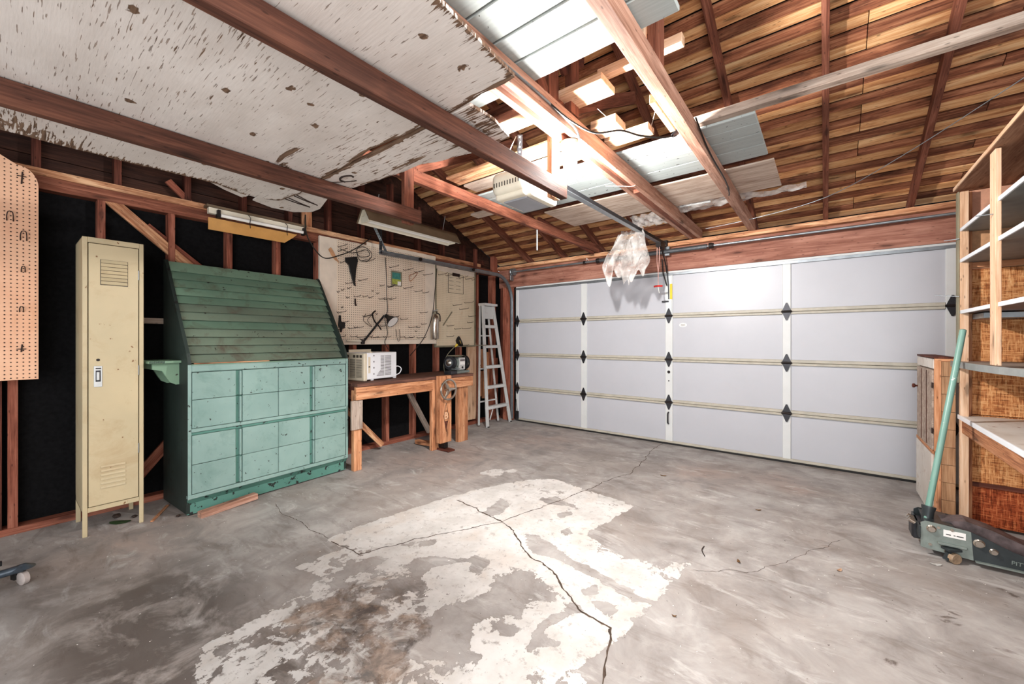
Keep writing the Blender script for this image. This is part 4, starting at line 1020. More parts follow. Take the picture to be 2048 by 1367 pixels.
# --- green drawer cabinet
# local: x = depth to wall (-), y along the wall, z up
ga = math.atan2(-.075, 1.29)
gc = thing('drawer_cabinet', 'green painted wooden drawer cabinet with a sloped slatted rack on top', 'cabinet', (-3.655, .835, 0), -ga)
CW, CD = 1.285, .545
side = [(-CD, .02), (-CD, 1.945), (-CD + .03, 1.945), (-.03, 1.20), (-.0, 1.13), (0, .13), (-.03, .125), (-.03, .02)]
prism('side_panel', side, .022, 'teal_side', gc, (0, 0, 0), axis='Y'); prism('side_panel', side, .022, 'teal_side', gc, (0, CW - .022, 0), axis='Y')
# front edges of the sides are lighter
for y in (0, CW - .022): box('edge_strip', (-.002, y, .13), (.004, y + .022, 1.115), 'teal', gc)
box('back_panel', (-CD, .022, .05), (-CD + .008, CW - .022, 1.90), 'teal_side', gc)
box('top_rail', (-.03, .022, 1.062), (.006, CW - .022, 1.112), 'teal', gc, bev=.006); box('counter_board', (-.10, .022, 1.10), (-.0, CW - .022, 1.118), 'slat_green', gc)
tag(box('trim_strip', (-.02, .04, 1.119), (-.005, .56, 1.127), 'plate_light', gc), 'pale wood strip lying along the ledge')
box('middle_rail', (-.03, .022, .618), (.008, CW - .022, .645), 'teal', gc, bev=.004); box('middle_rail', (-.03, .022, .598), (.0, CW - .022, .616), 'teal_dark', gc)
box('bottom_rail', (-.03, .0, .132), (.008, CW, .162), 'teal', gc, bev=.004)
prism('base_board', [(0, .132), (-.032, .09), (-.032, .012), (-.05, .012), (-.05, .132)], CW - .01, 'teal_dark', gc, (0, .005, 0), axis='Y')
cols = [(.026, .308), (.355, .628), (.632, .903), (.950, CW - .026)]
rws = [(.166, .378), (.381, .595), (.648, .855), (.858, 1.058)]
for ci, (a, b) in enumerate(cols):
    for ri, (z0, z1) in enumerate(rws):
        dr = box('drawer', (-.02 - rnd.uniform(0, .003), a, z0), (.001 + rnd.uniform(-.002, .003), b, z1), 'teal', gc, long_x=False, bev=.0025)
for a, b in ((.308, .355), (.903, .950)):
    for z0, z1 in rws:
        box('pull_recess', (-.03, a, z0), (-.016, b, z1), 'teal_dark', gc, long_x=False)
        box('pull_lip', (-.02, b - .022, z0 + .004), (.010, b - .008, z1 - .004), 'teal', gc, bev=.003)
# sloped slats: 12 overlapping steps from the back top to the counter
n = 12; a0 = Vector((-CD + .03, 1.915)); a1 = Vector((-.10, 1.125))
for i in range(n):
    p = a0.lerp(a1, i / n); q = a0.lerp(a1, (i + 1) / n); d = (q - p)
    # each slat leans out at its lower edge then steps back
    bm = bmesh.new(); pr = [(p.x - .016, p.y + .02), (p.x - .006, p.y + .02), (q.x + .040, q.y), (q.x + .028, q.y)]
    A = [bm.verts.new((x, .022, z)) for x, z in pr]; B = [bm.verts.new((x, CW - .022, z)) for x, z in pr]
    bm.faces.new(A); bm.faces.new(B[::-1])
    for k in range(4): bm.faces.new((A[k], A[(k + 1) % 4], B[(k + 1) % 4], B[k]))
    bmesh.ops.recalc_face_normals(bm, faces=bm.faces)
    link('slat', bm, 'slat_green' if i < 5 or i in (7,) else 'slat_grime', gc)
# bracket shelf on the left side
sh = box('side_shelf', (-.43, -.185, 1.128), (-.13, 0, 1.146), 'mint', gc)
for x in (-.40, -.20):
    pr = [(0, 1.128), (-.155, 1.128), (-.155, 1.085), (-.10, 1.07), (-.075, 1.02), (-.055, .985), (-.02, .965), (0, .965)]
    prism('shelf_bracket', pr, .022, 'mint', gc, (x, 0, 0), axis='X')
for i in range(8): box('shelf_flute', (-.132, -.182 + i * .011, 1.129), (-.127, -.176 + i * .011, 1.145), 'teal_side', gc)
for y in (.04, CW - .06):
    lathe('caster', [(0, 0), (.020, 0), (.020, .022), (0, .022)], 'steel_dark', gc, (-.05, y, .020), (R(90), 0, 0), 12)
for y in (.05, CW - .05): lathe('caster', [(0, 0), (.020, 0), (.020, .022), (0, .022)], 'steel_dark', gc, (-CD + .06, y, .020), (R(90), 0, 0), 12)
o = board('wedge_board', (-3.60, .89, .02), (-3.655, 1.28, .03), .06, .045, 'red_lumber_light'); tag(o, 'orange wood wedge board jammed under the green cabinet', 'board')
tag(board('floor_stick', (-3.78, .66, .006), (-4.05, .80, .006), .02, .01, 'plate_light'), 'pale thin stick on the floor between locker and cabinet', 'stick')

# --- main pegboard and small pegboard
pb = thing('pegboard', 'large cream pegboard full of rusty hooks above the workbench', 'pegboard', (-4.265, 2.085, 1.245))
box('backing_sheet', (0, 0, 0), (.03, 1.605, 1.165), 'peg_frame', pb, long_x=False)
box('perforated_board', (.0302, .19, .06), (.0345, 1.425, 1.155), 'peg_main', pb, long_x=False)
box('bottom_strip', (.03, .0, .0), (.05, 1.605, .055), 'peg_frame', pb); box('top_strip', (.03, .55, 1.155), (.04, 1.60, 1.20), 'peg_frame', pb)
bm = bmesh.new(); pr = [(.0, 1.03), (.03, 1.06), (.06, 1.02), (.10, .95), (.13, .90), (.07, .93), (.03, .98)]
v = [bm.verts.new((.0355, y + .09, z)) for y, z in pr]; f = bm.faces.new(v); bmesh.ops.recalc_face_normals(bm, faces=bm.faces); link('torn_patch', bm, 'hardboard', pb)
H = [(2.283, 2.319, 0.29), (2.283, 2.271, 0.29), (2.552, 2.206, 0.29), (2.619, 2.207, 0.2), (2.308, 2.149, 0.09), (2.375, 1.924, 0.22), (2.53, 1.976, 0.2), (2.396, 1.872, 0.08), (2.273, 1.821, 0.05), (2.323, 1.846, 0.06), (2.38, 1.768, 0.07), (2.705, 1.872, 0.03), (2.764, 1.847, 0.06), (2.476, 1.786, 0.14), (2.585, 1.795, 0.11), (2.659, 1.791, 0.1), (2.794, 1.786, 0.14), (2.812, 1.946, 0.1), (2.922, 1.941, 0.14), (2.323, 1.651, 0.04), (2.273, 1.595, 0.29), (2.323, 1.491, 0.16), (2.273, 1.413, 0.16), (2.406, 1.425, 0.19), (2.476, 1.437, 0.21), (2.585, 1.566, 0.2), (2.278, 1.331, 0.18), (2.433, 1.332, 0.14), (2.508, 1.327, 0.18), (2.688, 1.323, 0.16), (2.77, 1.328, 0.18), (2.818, 1.461, 0.12), (2.758, 1.6, 0.04),
     (2.944, 2.186, 0.29), (3.153, 2.18, 0.22), (3.33, 2.178, 0.19), (3.47, 2.159, 0.21), (2.921, 1.946, 0.15), (3.153, 1.95, 0.19), (3.33, 1.926, 0.16), (3.463, 1.922, 0.13), (2.864, 1.789, 0.17), (2.944, 1.791, 0.14), (3.416, 1.653, 0.16), (2.985, 1.58, 0.15), (3.11, 1.555, 0.15), (3.234, 1.457, 0.18), (3.356, 1.46, 0.09), (3.436, 1.504, 0.12), (3.337, 1.407, 0.05), (3.098, 1.332, 0.11), (3.171, 1.322, 0.19), (3.247, 1.328, 0.11), (3.369, 1.323, 0.19), (2.62, 1.33, .15), (2.86, 1.33, .16), (2.55, 1.30, .1)]
def hook(parent, x, y, z, L, r=.0032):
    up = rnd.uniform(.015, .04); L = min(L, .2)
    P = [(x, y, z + .014), (x + .008, y, z + .010), (x + .012, y, z), (x + L * .9, y + rnd.uniform(-.006, .006), z + up * .2), (x + L, y, z + up * .6)]
    return tube('wire_hook', P, r, 'rust_wire', parent, seg=5)
for y, z, L in H: hook(pb, .034, y - 2.085, z - 1.245, L)
# extras on the big board: all hang from hooks
def on_pb(p): return (-4.265 + p[0], p[1], p[2])
def flat_tool(name, pts, label, cat, th=.02, mat='black'):
    y0 = sum(p[0] for p in pts) / len(pts); z0 = sum(p[1] for p in pts) / len(pts)
    o = prism(name, [(p[0] - y0, p[1] - z0) for p in pts], th, mat, None, (-4.222, y0, z0), axis='X', bev=.003); return tag(o, label, cat)
flat_tool('tool_holster', [(2.36, 2.215), (2.50, 2.25), (2.51, 2.20), (2.49, 2.10), (2.475, 1.96), (2.485, 1.905), (2.46, 1.93), (2.42, 2.06), (2.40, 2.14), (2.36, 2.17)], 'long black tapered tool holster hanging on the big pegboard', 'tool')
flat_tool('spring_clamp', [(2.29, 1.57), (2.31, 1.57), (2.315, 1.50), (2.36, 1.49), (2.355, 1.43), (2.33, 1.43), (2.32, 1.385), (2.30, 1.385), (2.30, 1.43), (2.28, 1.45)], 'small black clamp hanging at the lower left of the big pegboard', 'clamp', .015)
flat_tool('paint_scraper', [(2.475, 1.77), (2.49, 1.77), (2.495, 1.71), (2.505, 1.69), (2.48, 1.685), (2.475, 1.71)], 'small brown scraper hanging mid height on the big pegboard', 'tool', .01, 'rust_wire')
pk = thing('seed_packet', 'small green and blue picture packet pinned to the big pegboard', 'packet', (-4.222, 2.965, 1.97))
box('packet_body', (0, 0, 0), (.006, .155, .185), 'khaki', pk, long_x=False); box('picture_sky', (.006, .012, .085), (.008, .135, .165), 'green_pic', pk, long_x=False); box('picture_field', (.006, .012, .02), (.008, .135, .085), 'pic_green', pk, long_x=False)
box('picture_spots', (.006, .09, .01), (.009, .14, .06), 'sticker_white', pk, long_x=False)
# tangle of black cord
cord('cord_tangle', [(-4.20, 2.29, 2.30), (-4.16, 2.42, 2.27), (-4.15, 2.58, 2.33), (-4.15, 2.62, 2.27), (-4.15, 2.50, 2.24), (-4.15, 2.46, 2.31), (-4.15, 2.55, 2.36), (-4.15, 2.65, 2.30), (-4.16, 2.62, 2.22), (-4.17, 2.52, 2.20), (-4.18, 2.48, 2.28)], .004, 'black', 'tangle of thin black cord hooked on the top of the big pegboard', 'cord')
cord('swag_cord', [(-3.06, 1.40, 2.23), (-3.5, 1.62, 2.18), (-3.95, 1.98, 2.12), (-4.05, 2.22, 2.20), (-4.08, 2.40, 2.30), (-4.1, 2.58, 2.44), (-4.15, 2.64, 2.5)], .0055, 'black', 'black cord swagged from the torn plywood to the big pegboard')
cord('lamp_cord', [(-4.215, 2.88, 2.30), (-4.20, 2.885, 2.0), (-4.205, 2.89, 1.85), (-4.20, 2.90, 1.66), (-4.21, 2.87, 1.55), (-4.20, 2.90, 1.38), (-4.20, 2.86, 1.27), (-4.18, 2.90, 1.18)], .004, 'black', 'thin black lamp cord running straight down the big pegboard')
cord('red_cord', [(-4.17, 3.66, 2.27), (-4.16, 3.62, 2.0), (-4.14, 3.55, 1.62), (-4.13, 3.42, 1.35), (-4.12, 3.28, 1.20), (-4.13, 3.18, 1.10)], .005, 'iron', 'dark red cord slanting down beside the steel bottle')
for pts in ([(2.60, 1.60), (2.57, 1.52), (2.68, 1.45), (2.62, 1.53), (2.69, 1.60), (2.60, 1.57)],):
    cord('twisted_wire', [(-4.19, y, z) for y, z in pts], .003, 'rust_wire', 'twisted rusty wire beside the lamp on the big pegboard', 'wire', 3)
cord('bent_band', [(-4.18, 2.72, 1.64), (-4.17, 2.675, 1.60), (-4.17, 2.70, 1.52), (-4.17, 2.76, 1.46), (-4.17, 2.79, 1.42)], .009, 'iron', 'curved black perforated band on the big pegboard', 'strap')
cord('triangle_wire', [(-4.2, 3.22, 2.12), (-4.2, 3.36, 2.18), (-4.2, 3.24, 2.05), (-4.2, 3.22, 2.12)], .004, 'bench_wood', 'small triangular wooden hanger on the big pegboard', 'hanger', 3)
cord('wire_loop', [(-4.2, 3.02, 1.43), (-4.19, 3.03, 1.32), (-4.19, 3.05, 1.28), (-4.19, 3.07, 1.32), (-4.2, 3.07, 1.43)], .003, 'rust_wire', 'long narrow wire loop under the lamp head', 'wire', 4)

pb2 = thing('pegboard', 'tall narrow khaki framed pegboard beside the stepladder', 'pegboard', (-4.262, 3.695, 1.21))
box('perforated_board', (.014, 0, 0), (.020, .785, 1.10), 'peg_fine', pb2, long_x=False)
for lo, hi in (((.0, -.012, -.015), (.032, .012, 1.12)), ((.0, .773, -.015), (.032, .797, 1.12)), ((0, .012, -.015), (.030, .773, .008)), ((0, .012, 1.05), (.026, .773, 1.12))): box('frame_strip', lo, hi, 'khaki' if lo[2] < 1 else 'peg_frame', pb2)
for y, z, L in [(3.745, 2.199, 0.19), (3.88, 2.205, 0.15), (4.14, 2.203, 0.19), (4.274, 2.201, 0.18), (4.412, 2.205, 0.07), (4.02, 1.794, 0.19), (4.257, 1.846, 0.19), (4.149, 1.744, 0.2), (4.342, 1.647, 0.16), (4.317, 1.555, 0.13), (3.902, 1.496, 0.16), (4.051, 1.453, 0.14), (4.207, 1.462, 0.19), (3.902, 1.342, 0.15), (4.165, 1.219, 0.19)]:
    hook(pb2, .02, y - 3.695, z - 1.21, L)
fr = thing('note_frame', 'thin black outlined square with faint writing and a rusty clip on the narrow pegboard', 'note', (-4.238, 3.93, 1.975))
tube('outline', [(0, 0, 0), (0, .30, 0), (0, .30, .27), (0, 0, .27), (0, 0, 0)], .0035, 'ink', fr, 4)
bm = bmesh.new()
for zz in (.06, .11, .17, .22):
    for yy in (.06, .20): add_box(bm, (0, yy, zz), (.001, .09, .004))
link('writing', bm, 'vent_dark', fr); box('clip', (0, .08, .245), (.012, .22, .29), 'rust_wire', fr)
tag(tube('metal_strip', [(-4.235, 3.83, 1.50), (-4.20, 3.97, 1.70)], .008, 'khaki', seg=4), 'flat metal strip leaning on the narrow pegboard', 'strip')
# steel bottle (extinguisher)
ex = thing('fire_extinguisher', 'small steel fire extinguisher hanging between the two pegboards', 'fire extinguisher', (-4.175, 3.625, 1.31))
lathe('cylinder', [(0, 0), (.050, 0), (.055, .008), (.055, .27), (.045, .305), (.022, .325), (.018, .34), (0, .34)], 'steel', ex, seg=24)
lathe('valve', [(0, .335), (.02, .335), (.02, .37), (0, .37)], 'khaki', ex, seg=12)
tube('lever', [(0, -.03, .375), (0, .05, .40)], .007, 'galv_light', ex, 6); tube('lever', [(0, -.02, .36), (0, .05, .37)], .007, 'steel_dark', ex, 6)
tube('hose', smooth_pts([(0, .02, .355), (.02, .07, .33), (.01, .085, .24)], 5), .008, 'iron', ex, 8)

# swing arm lamp
lp = thing('swing_arm_lamp', 'black swing arm lamp with white lined shade in front of the big pegboard', 'lamp', (-4.17, 2.55, 1.27))
tube('lower_arm', [(0, -.20, .02), (0, -.02, .015)], .009, 'cream', lp, 6); tube('upper_arm', [(0, 0, 0), (.02, .26, .31)], .012, 'black', lp, 6)
lathe('joint', [(0, -.02), (.022, -.02), (.022, .03), (0, .03)], 'iron', lp, (0, 0, .0), seg=12); lathe('joint', [(0, -.015), (.016, -.015), (.016, .015), (0, .015)], 'black', lp, (.02, .27, .31), seg=12)
shp = [(.018, 0), (.024, .03), (.030, .05), (.055, .09), (.075, .13), (.078, .135), (.073, .134), (.05, .09), (.026, .055)]
q = Vector((.72, .22, -.62)).normalized().to_track_quat('Z', 'Y').to_euler()
lathe('shade', shp, 'black', lp, (.02, .29, .325), q, 24)
lathe('shade_lining', [(.0, .095), (.04, .10), (.055, .115), (.072, .132)], 'sticker_white', lp, (.02, .29, .325), q, 24)

# fluorescent fixtures
f1 = thing('fluorescent_light', 'short fluorescent fixture with amber flap mounted on the wall plate above the green cabinet', 'fluorescent light', (-4.235, 1.10, 2.33))
board('body', (.03, 0, .09), (.03, .80, .09), .05, .05, 'cream', f1); board('top_cover', (.03, -.02, .125), (.03, .82, .125), .09, .02, 'fixture_brown', f1)
tube('fluorescent_tube', [(.075, .08, .055), (.075, .78, .055)], .0155, 'tube', f1, 12)
for y in (.055, .78): box('tube_holder', (.03, y, .03), (.09, y + .022, .10), 'iron', f1)
prism('amber_flap', [(0, .03), (0, -.075), (.62, -.075), (.65, -.05), (.70, -.01), (.74, .03)], .003, 'amber', f1, (.035, 0, 0), axis='X')
for y in (.30, .62): tube('cable_tie', [(.055, y, .115), (.10, y + .003, .08), (.088, y, .03), (.092, y + .004, -.01)], .003, 'black', f1, seg=5)
f2 = thing('fluorescent_light', 'long brown hooded fluorescent fixture hanging below the runner', 'fluorescent light', (-3.60, 2.20, 2.50))
pr = [(-.03, .10), (.03, .10), (.115, -.03), (.108, -.033), (.026, .092), (-.026, .092), (-.108, -.033), (-.115, -.03)]
bm = bmesh.new(); Lf = 1.24
A = [bm.verts.new((x, 0, z)) for x, z in pr]; B = [bm.verts.new((x, Lf, z)) for x, z in pr]
for k in range(8): bm.faces.new((A[k], A[(k + 1) % 8], B[(k + 1) % 8], B[k]))
bm.faces.new((A[0], A[1], A[4], A[5])); bm.faces.new((A[1], A[2], A[3], A[4])); bm.faces.new((A[5], A[6], A[7], A[0]))
bm.faces.new((B[0], B[5], B[4], B[1])); bm.faces.new((B[1], B[4], B[3], B[2])); bm.faces.new((B[5], B[0], B[7], B[6]))
bmesh.ops.recalc_face_normals(bm, faces=bm.faces); link('hood', bm, 'fixture_brown', f2)
prism('reflector', [(-.10, -.032), (-.024, .088), (.024, .088), (.10, -.032), (.094, -.033), (.02, .082), (-.02, .082), (-.094, -.033)], Lf - .02, 'cream', f2, (0, .01, 0), axis='Y')
for x in (-.035, .035): tube('fluorescent_tube', [(x, .04, -.005), (x, Lf - .05, -.005)], .016, 'tube', f2, 12)
box('ballast_cover', (-.02, .03, .03), (.02, Lf - .03, .08), 'cream', f2)
for y in (.02, Lf - .06): box('tube_holder', (-.06, y, -.035), (.06, y + .018, .03), 'cream', f2)
for y in (.15, 1.05): tube('hanging_wire', [(0, y, .10), (.02, y + .02, .28)], .003, 'galv_light', f2, 5)

# --- workbench
wb = thing('workbench', 'heavy orange brown wooden workbench with a wooden leg vise', 'workbench', (-3.62, 2.15, 0))
box('bench_top', (-.60, .0, .832), (.012, 1.64, .865), 'bench_top', wb, bev=.004)
box('apron', (-.035, -.01, .705), (.005, .96, .832), 'bench_wood', wb, bev=.004); box('apron', (-.035, 1.20, .705), (.005, 1.64, .832), 'bench_wood', wb, bev=.004)
box('apron', (-.60, .0, .705), (-.04, .035, .832), 'dark_lumber', wb)
box('leg', (-.09, -.01, 0), (-.035, .075, .80), 'bench_wood', wb, bev=.004)
box('leg', (-.10, 1.42, 0), (-.035, 1.585, .80), 'bench_wood', wb, bev=.004); tag(wb.children[-1], 'thick dark stained right leg')
for y in (0, 1.45): box('leg', (-.62, y, 0), (-.56, y + .09, .832), 'stud', wb)
tag(box('repair_plate', (-.03, -.05, .415), (-.012, .07, .70), 'grey_wood', wb), 'grey plywood patch screwed over the left leg')
box('leg', (-.05, .955, 0), (.0, 1.06, .835), 'bench_wood', wb, bev=.003)
vj = box('vise_jaw', (.03, .985, .09), (.105, 1.165, .875), 'bench_wood', wb, bev=.006)
box('vise_foot', (-.02, 1.02, 0), (.20, 1.13, .02), 'dark_lumber', wb, bev=.004); box('vise_guide', (-.02, 1.05, .03), (.11, 1.10, .09), 'iron', wb)
# handwheel
bm = bmesh.new(); ring = [(.115 * math.cos(a), .115 * math.sin(a), 0) for a in [2 * PI * k / 28 for k in range(29)]]
add_tube(bm, ring, .0125, 8, cap=False)
for a in (R(90), R(210), R(330)):
    add_tube(bm, [(0.02 * math.cos(a), .02 * math.sin(a), .0), (.112 * math.cos(a), .112 * math.sin(a), 0)], .011, 8, rs=[.022, .010])
add_tube(bm, [(0, 0, -.06), (0, 0, .022)], .02, 12)
bmesh.ops.recalc_face_normals(bm, faces=bm.faces)
link('hand_wheel', bm, 'steel', wb, (.16, 1.065, .72), (0, R(90), 0), smooth=True)
# carved diamond with letter
dm = prism('carved_diamond', [(0, .55), (.038, .40), (0, .22), (-.038, .40)], .002, 'bench_wood', wb, (.1052, 1.075, 0), axis='X'); dm.location.z = .0
tube('diamond_outline', [(.107, 1.075, .555), (.107, 1.113, .40), (.107, 1.075, .22), (.107, 1.037, .40), (.107, 1.075, .555)], .0028, 'iron', wb, 4)
text('carved_letter', 'B', .11, 'fresh_pine', wb, (.1085, 1.075, .405), (R(90), 0, R(90)), .001)
prism('burned_wedge', [(-.03, .345), (.03, .345), (0, .225)], .0015, 'dark_lumber', wb, (.1072, 1.075, 0), axis='X')
board('bench_brace', (-.40, 1.05, .03), (-.03, 1.02, .06), .06, .05, 'bench_wood', wb); board('bench_brace', (-.60, .15, .60), (-.50, .62, .06), .04, .06, 'plate_light', wb); board('bench_brace', (-.52, .95, .75), (-.52, 1.35, .08), .04, .06, 'grey_wood', wb)

# --- air conditioner
ac = thing('air_conditioner', 'white window air conditioner sitting on the workbench', 'air conditioner', (-3.765, 2.315, .868), R(9))
# local: +x towards room, +y along bench; front grille faces -y (cream)
box('case', (-.33, .045, .012), (0, .46, .295), 'ac_white', ac, long_x=False, bev=.006)
box('front_grille', (-.335, 0, 0), (.003, .046, .290), 'ac_cream', ac, long_x=False, bev=.008)
for c in range(3):
    for r_ in range(17):
        z = .035 + r_ * .0115; box('grille_slot', (-.312 + c * .098, -.0012, z), (-.228 + c * .098, .0002, z + .0052), 'vent_dark', ac, bev=0)
for c in range(6):
    if c != 2: box('grille_slot', (-.315 + c * .05, -.0012, .243), (-.280 + c * .05, .0002, .272), 'vent_dark', ac, bev=0)
for c in range(2):
    for r_ in range(17):
        z = .045 + r_ * .0130; y0 = .225 if (c == 0 and r_ > 4) else (.225 - (5 - r_) * .011 if c == 0 else .285); box('side_vent', (-.0002, y0, z), (.0012, .275 if c == 0 else .375, z + .0055), 'vent_dark', ac, bev=0)
for z in (.06, .125, .19, .255): box('side_clip', (0, .125, z), (.004, .135, z + .016), 'iron', ac)
box('spec_label', (-.0002, .055, .08), (.0008, .085, .25), 'ac_cream', ac); box('label_bars', (.0006, .06, .14), (.0014, .08, .155), 'vent_dark', ac)
box('top_flange', (-.30, .05, .295), (-.29, .35, .325), 'ac_cream', ac); box('top_flange', (-.08, .10, .295), (-.02, .13, .305), 'ac_cream', ac)
tube('power_cord', smooth_pts([(-.03, .455, .03), (.0, .50, .05), (0, .53, .10), (-.02, .50, .13), (-.06, .465, .12)], 5), .0055, 'ac_white', ac, 8)
for x, y in ((-.3, .1), (-.02, .1), (-.3, .42), (-.02, .42)): box('foot', (x, y, -.0), (x + .02, y + .03, .012), 'ac_white', ac)

# --- bench grinder
bg = thing('bench_grinder', 'grey bench grinder with twin guards and coiled black cord on the workbench', 'bench grinder', (-3.80, 3.66, .866), R(12))
box('base', (-.09, -.13, 0), (.09, .19, .03), 'jack_grey', bg, bev=.004); box('pedestal', (-.06, -.06, .03), (.06, .10, .08), 'jack_grey', bg, bev=.004)
bm = bmesh.new(); add_tube(bm, [(0, -.07, .14), (0, .11, .14)], .072, 20); link('motor', bm, 'jack_grey', bg, smooth=True)
box('face_plate', (.055, -.03, .045), (.078, .10, .20), 'alu', bg, bev=.004); box('face_label', (.078, -.02, .11), (.0795, .09, .15), 'sticker_white', bg); box('face_label', (.078, -.02, .158), (.0795, .09, .178), 'jack_cup', bg)
lathe('switch', [(0, 0), (.014, 0), (.014, .008), (0, .008)], 'black', bg, (.078, .03, .075), (0, R(90), 0), 12)
for y0, mt in ((-.15, 'steel_dark'), (.13, 'black')):
    bm = bmesh.new(); add_tube(bm, [(0, y0, .14), (0, y0 + .04, .14)], .088, 20); g = link('wheel_guard', bm, mt, bg, smooth=True)
    bm = bmesh.new(); add_tube(bm, [(0, -.012, 0), (0, .0, 0)], .055, 18); link('guard_rim', bm, 'galv', g, (0, y0 - .001, .14), smooth=True)
lathe('grinding_nut', [(0, 0), (.035, 0), (.04, .02), (.02, .035), (0, .035)], 'steel', bg, (.0, -.15, .14), (R(90), 0, 0), 16)
box('tool_rest', (.05, -.18, .06), (.12, -.08, .07), 'galv', bg); box('spark_shield', (-.02, -.16, .225), (.10, .02, .235), 'khaki', bg); box('water_tray', (.0, -.26, .0), (.11, -.13, .045), 'steel_dark', bg, bev=.004)
cl = [(.02 + .075 * math.cos(a * .9) * (.6 + .1 * math.sin(a)), .20 + .02 * math.sin(a * .37), .13 + .085 * math.sin(a * .9)) for a in np.arange(0, 34, .35)]
tube('coiled_cord', cl, .0055, 'black', bg, 5)
# yellow work light on gooseneck
yl = thing('work_light', 'yellow lamp in a black cup on a thin gooseneck above the grinder', 'work light', (-3.93, 3.58, .87))
tube('gooseneck', smooth_pts([(0, 0, .0), (0.02, -.03, .12), (.03, .02, .23), (.03, .10, .30), (.03, .17, .345)], 5), .005, 'khaki', yl, 6)
q = Vector((.75, .45, .35)).normalized().to_track_quat('Z', 'Y').to_euler()
cu = lathe('lamp_cup', [(0, -.035), (.03, -.03), (.052, -.0), (.062, .03), (.056, .03), (.045, .0), (.0, -.012)], 'black', yl, (.045, .215, .40), q, 18); cu.scale = (1.0, 1.25, 1)
lathe('lens', [(0, .02), (.03, .016), (.045, .004), (.046, 0), (0, -.004)], 'yellow', yl, (.05, .215, .395), q, 18)
tube('lamp_neck', [(.03, .16, .335), (.04, .20, .375)], .014, 'yellow', yl, 8, rs=[.009, .022])
tag(tube('clamp_bar', [(-3.90, 4.02, 1.22), (-3.93, 4.42, 1.22)], .006, 'khaki', seg=6), 'thin metal clamp bar sticking out past the grinder', 'clamp')
tag(tube('pry_bar', [(-4.18, 4.50, 1.48), (-4.06, 4.50, 1.10)], .008, 'iron', seg=6), 'dark rod leaning on the wall behind the stepladder', 'rod')

# --- stepladder
sl = thing('stepladder', 'worn aluminium stepladder folded against the corner post', 'stepladder', (-3.95, 4.42, 0))
TZ = 1.82
def lad(a, b, w, t, name, mat='alu', up=(1, 0, 0)): return board(name, a, b, w, t, mat, sl, up=up)
lad((0, .03, 0), (-.12, .06, TZ), .055, .022, 'side_rail'); lad((0, .57, 0), (-.12, .29, TZ), .055, .022, 'side_rail')
for i in range(5):
    z = .28 + i * .305; t = z / TZ; y0 = .03 + .03 * t + .012; y1 = .57 - .28 * t - .012; x = -.12 * t
    box('step', (x - .05, y0, z - .022), (x + .03, y1, z + .022), 'alu', sl, bev=.003)
box('top_cap', (-.19, .03, TZ - .005), (-.05, .32, TZ + .03), 'alu', sl, bev=.004); box('top_plate', (-.155, .07, TZ - .20), (-.105, .28, TZ - .01), 'alu', sl, bev=.003)
lad((-.13, -.02, .02), (-.17, .05, TZ), .03, .02, 'rear_rail'); lad((-.14, .44, .02), (-.17, .22, TZ), .03, .02, 'rear_rail')
for z in (.35, .85, 1.35):
    box('rear_brace', (-.17, .0 + z * .03, z), (-.155, .44 - z * .12, z + .02), 'alu', sl)
lad((-.0, .08, .10), (-.01, .16, .25), .02, .006, 'foot_brace'); lad((0, .49, .20), (-.01, .55, .08), .02, .006, 'foot_brace')
for y, x in ((.03, 0), (.57, 0)): box('ladder_foot', (x - .03, y - .016, 0), (x + .03, y + .016, .012), 'rubber', sl)

# ================================================================= RIGHT SIDE
# --- shelving unit
sv = thing('shelving_unit', 'tall homemade shelving unit of pine posts, white shelves and speckled hardboard backs', 'shelving unit', (.73, 4.13, 0))
def sbx(name, lo, hi, mat, **k): return box(name, (lo[0] - .73, lo[1] - 4.13, lo[2]), (hi[0] - .73, hi[1] - 4.13, hi[2]), mat, sv, **k)
sbx('front_post', (.735, 4.10, 0), (.775, 4.14, 2.325), 'fresh_pine'); sbx('front_post', (.725, 4.115, 1.0), (.735, 4.165, 2.33), 'khaki')
sbx('inner_post', (.778, 4.15, 0), (.80, 4.165, 2.33), 'bench_wood')
tag(sbx('top_board', (.715, 1.2, 2.345), (1.355, 4.15, 2.362), 'shelf_ply', long_x=True), 'plywood top board with a dark knot'); sbx('top_edge', (.708, 1.2, 2.343), (.716, 4.15, 2.366), 'fresh_pine')
sbx('front_post', (.725, 3.33, 1.16), (.748, 3.42, 2.338), 'fresh_pine')
zs = [0.02, .30, .66, .78, 1.15, 1.44, 1.52, 1.79, 1.86, 2.07, 2.34]
mats = ['weave_dark', 'weave', 'weave', 'weave', 'weave', 'weave', 'weave', 'hardboard', 'hardboard', 'hardboard_pink']
for i in range(len(zs) - 1): sbx('back_panel', (.775, 4.17, zs[i] + .002), (1.355, 4.178 + (.002 if i % 2 else 0), zs[i + 1] - .002), mats[i], long_x=False)
sbx('panel_seam', (.775, 4.160, .285), (1.355, 4.17, .315), 'dark_lumber')
for z, sl_ in ((2.06, 0), (1.845, 0), (1.49, 0)):
    sbx('shelf', (.745, 1.4, z - .008), (1.35, 4.165, z + .008), 'counter_grey' if z > 1.6 else 'jack_cup', long_x=True); sbx('shelf_edge', (.735, 1.4, z - .010), (.745, 4.165, z + .014), 'shelf_white')
sbx('shelf_bracket', (.80, 3.9, 1.44), (.98, 4.15, 1.475), 'galv')
sbx('shelf_support', (.8, 4.15, 1.80), (1.3, 4.168, 1.835), 'bench_wood')
ctr = [(.70, 4.16), (.705, 3.9), (.715, 3.6), (.745, 3.35), (.80, 3.12), (.90, 2.9), (1.35, 2.7), (1.35, 4.16)]
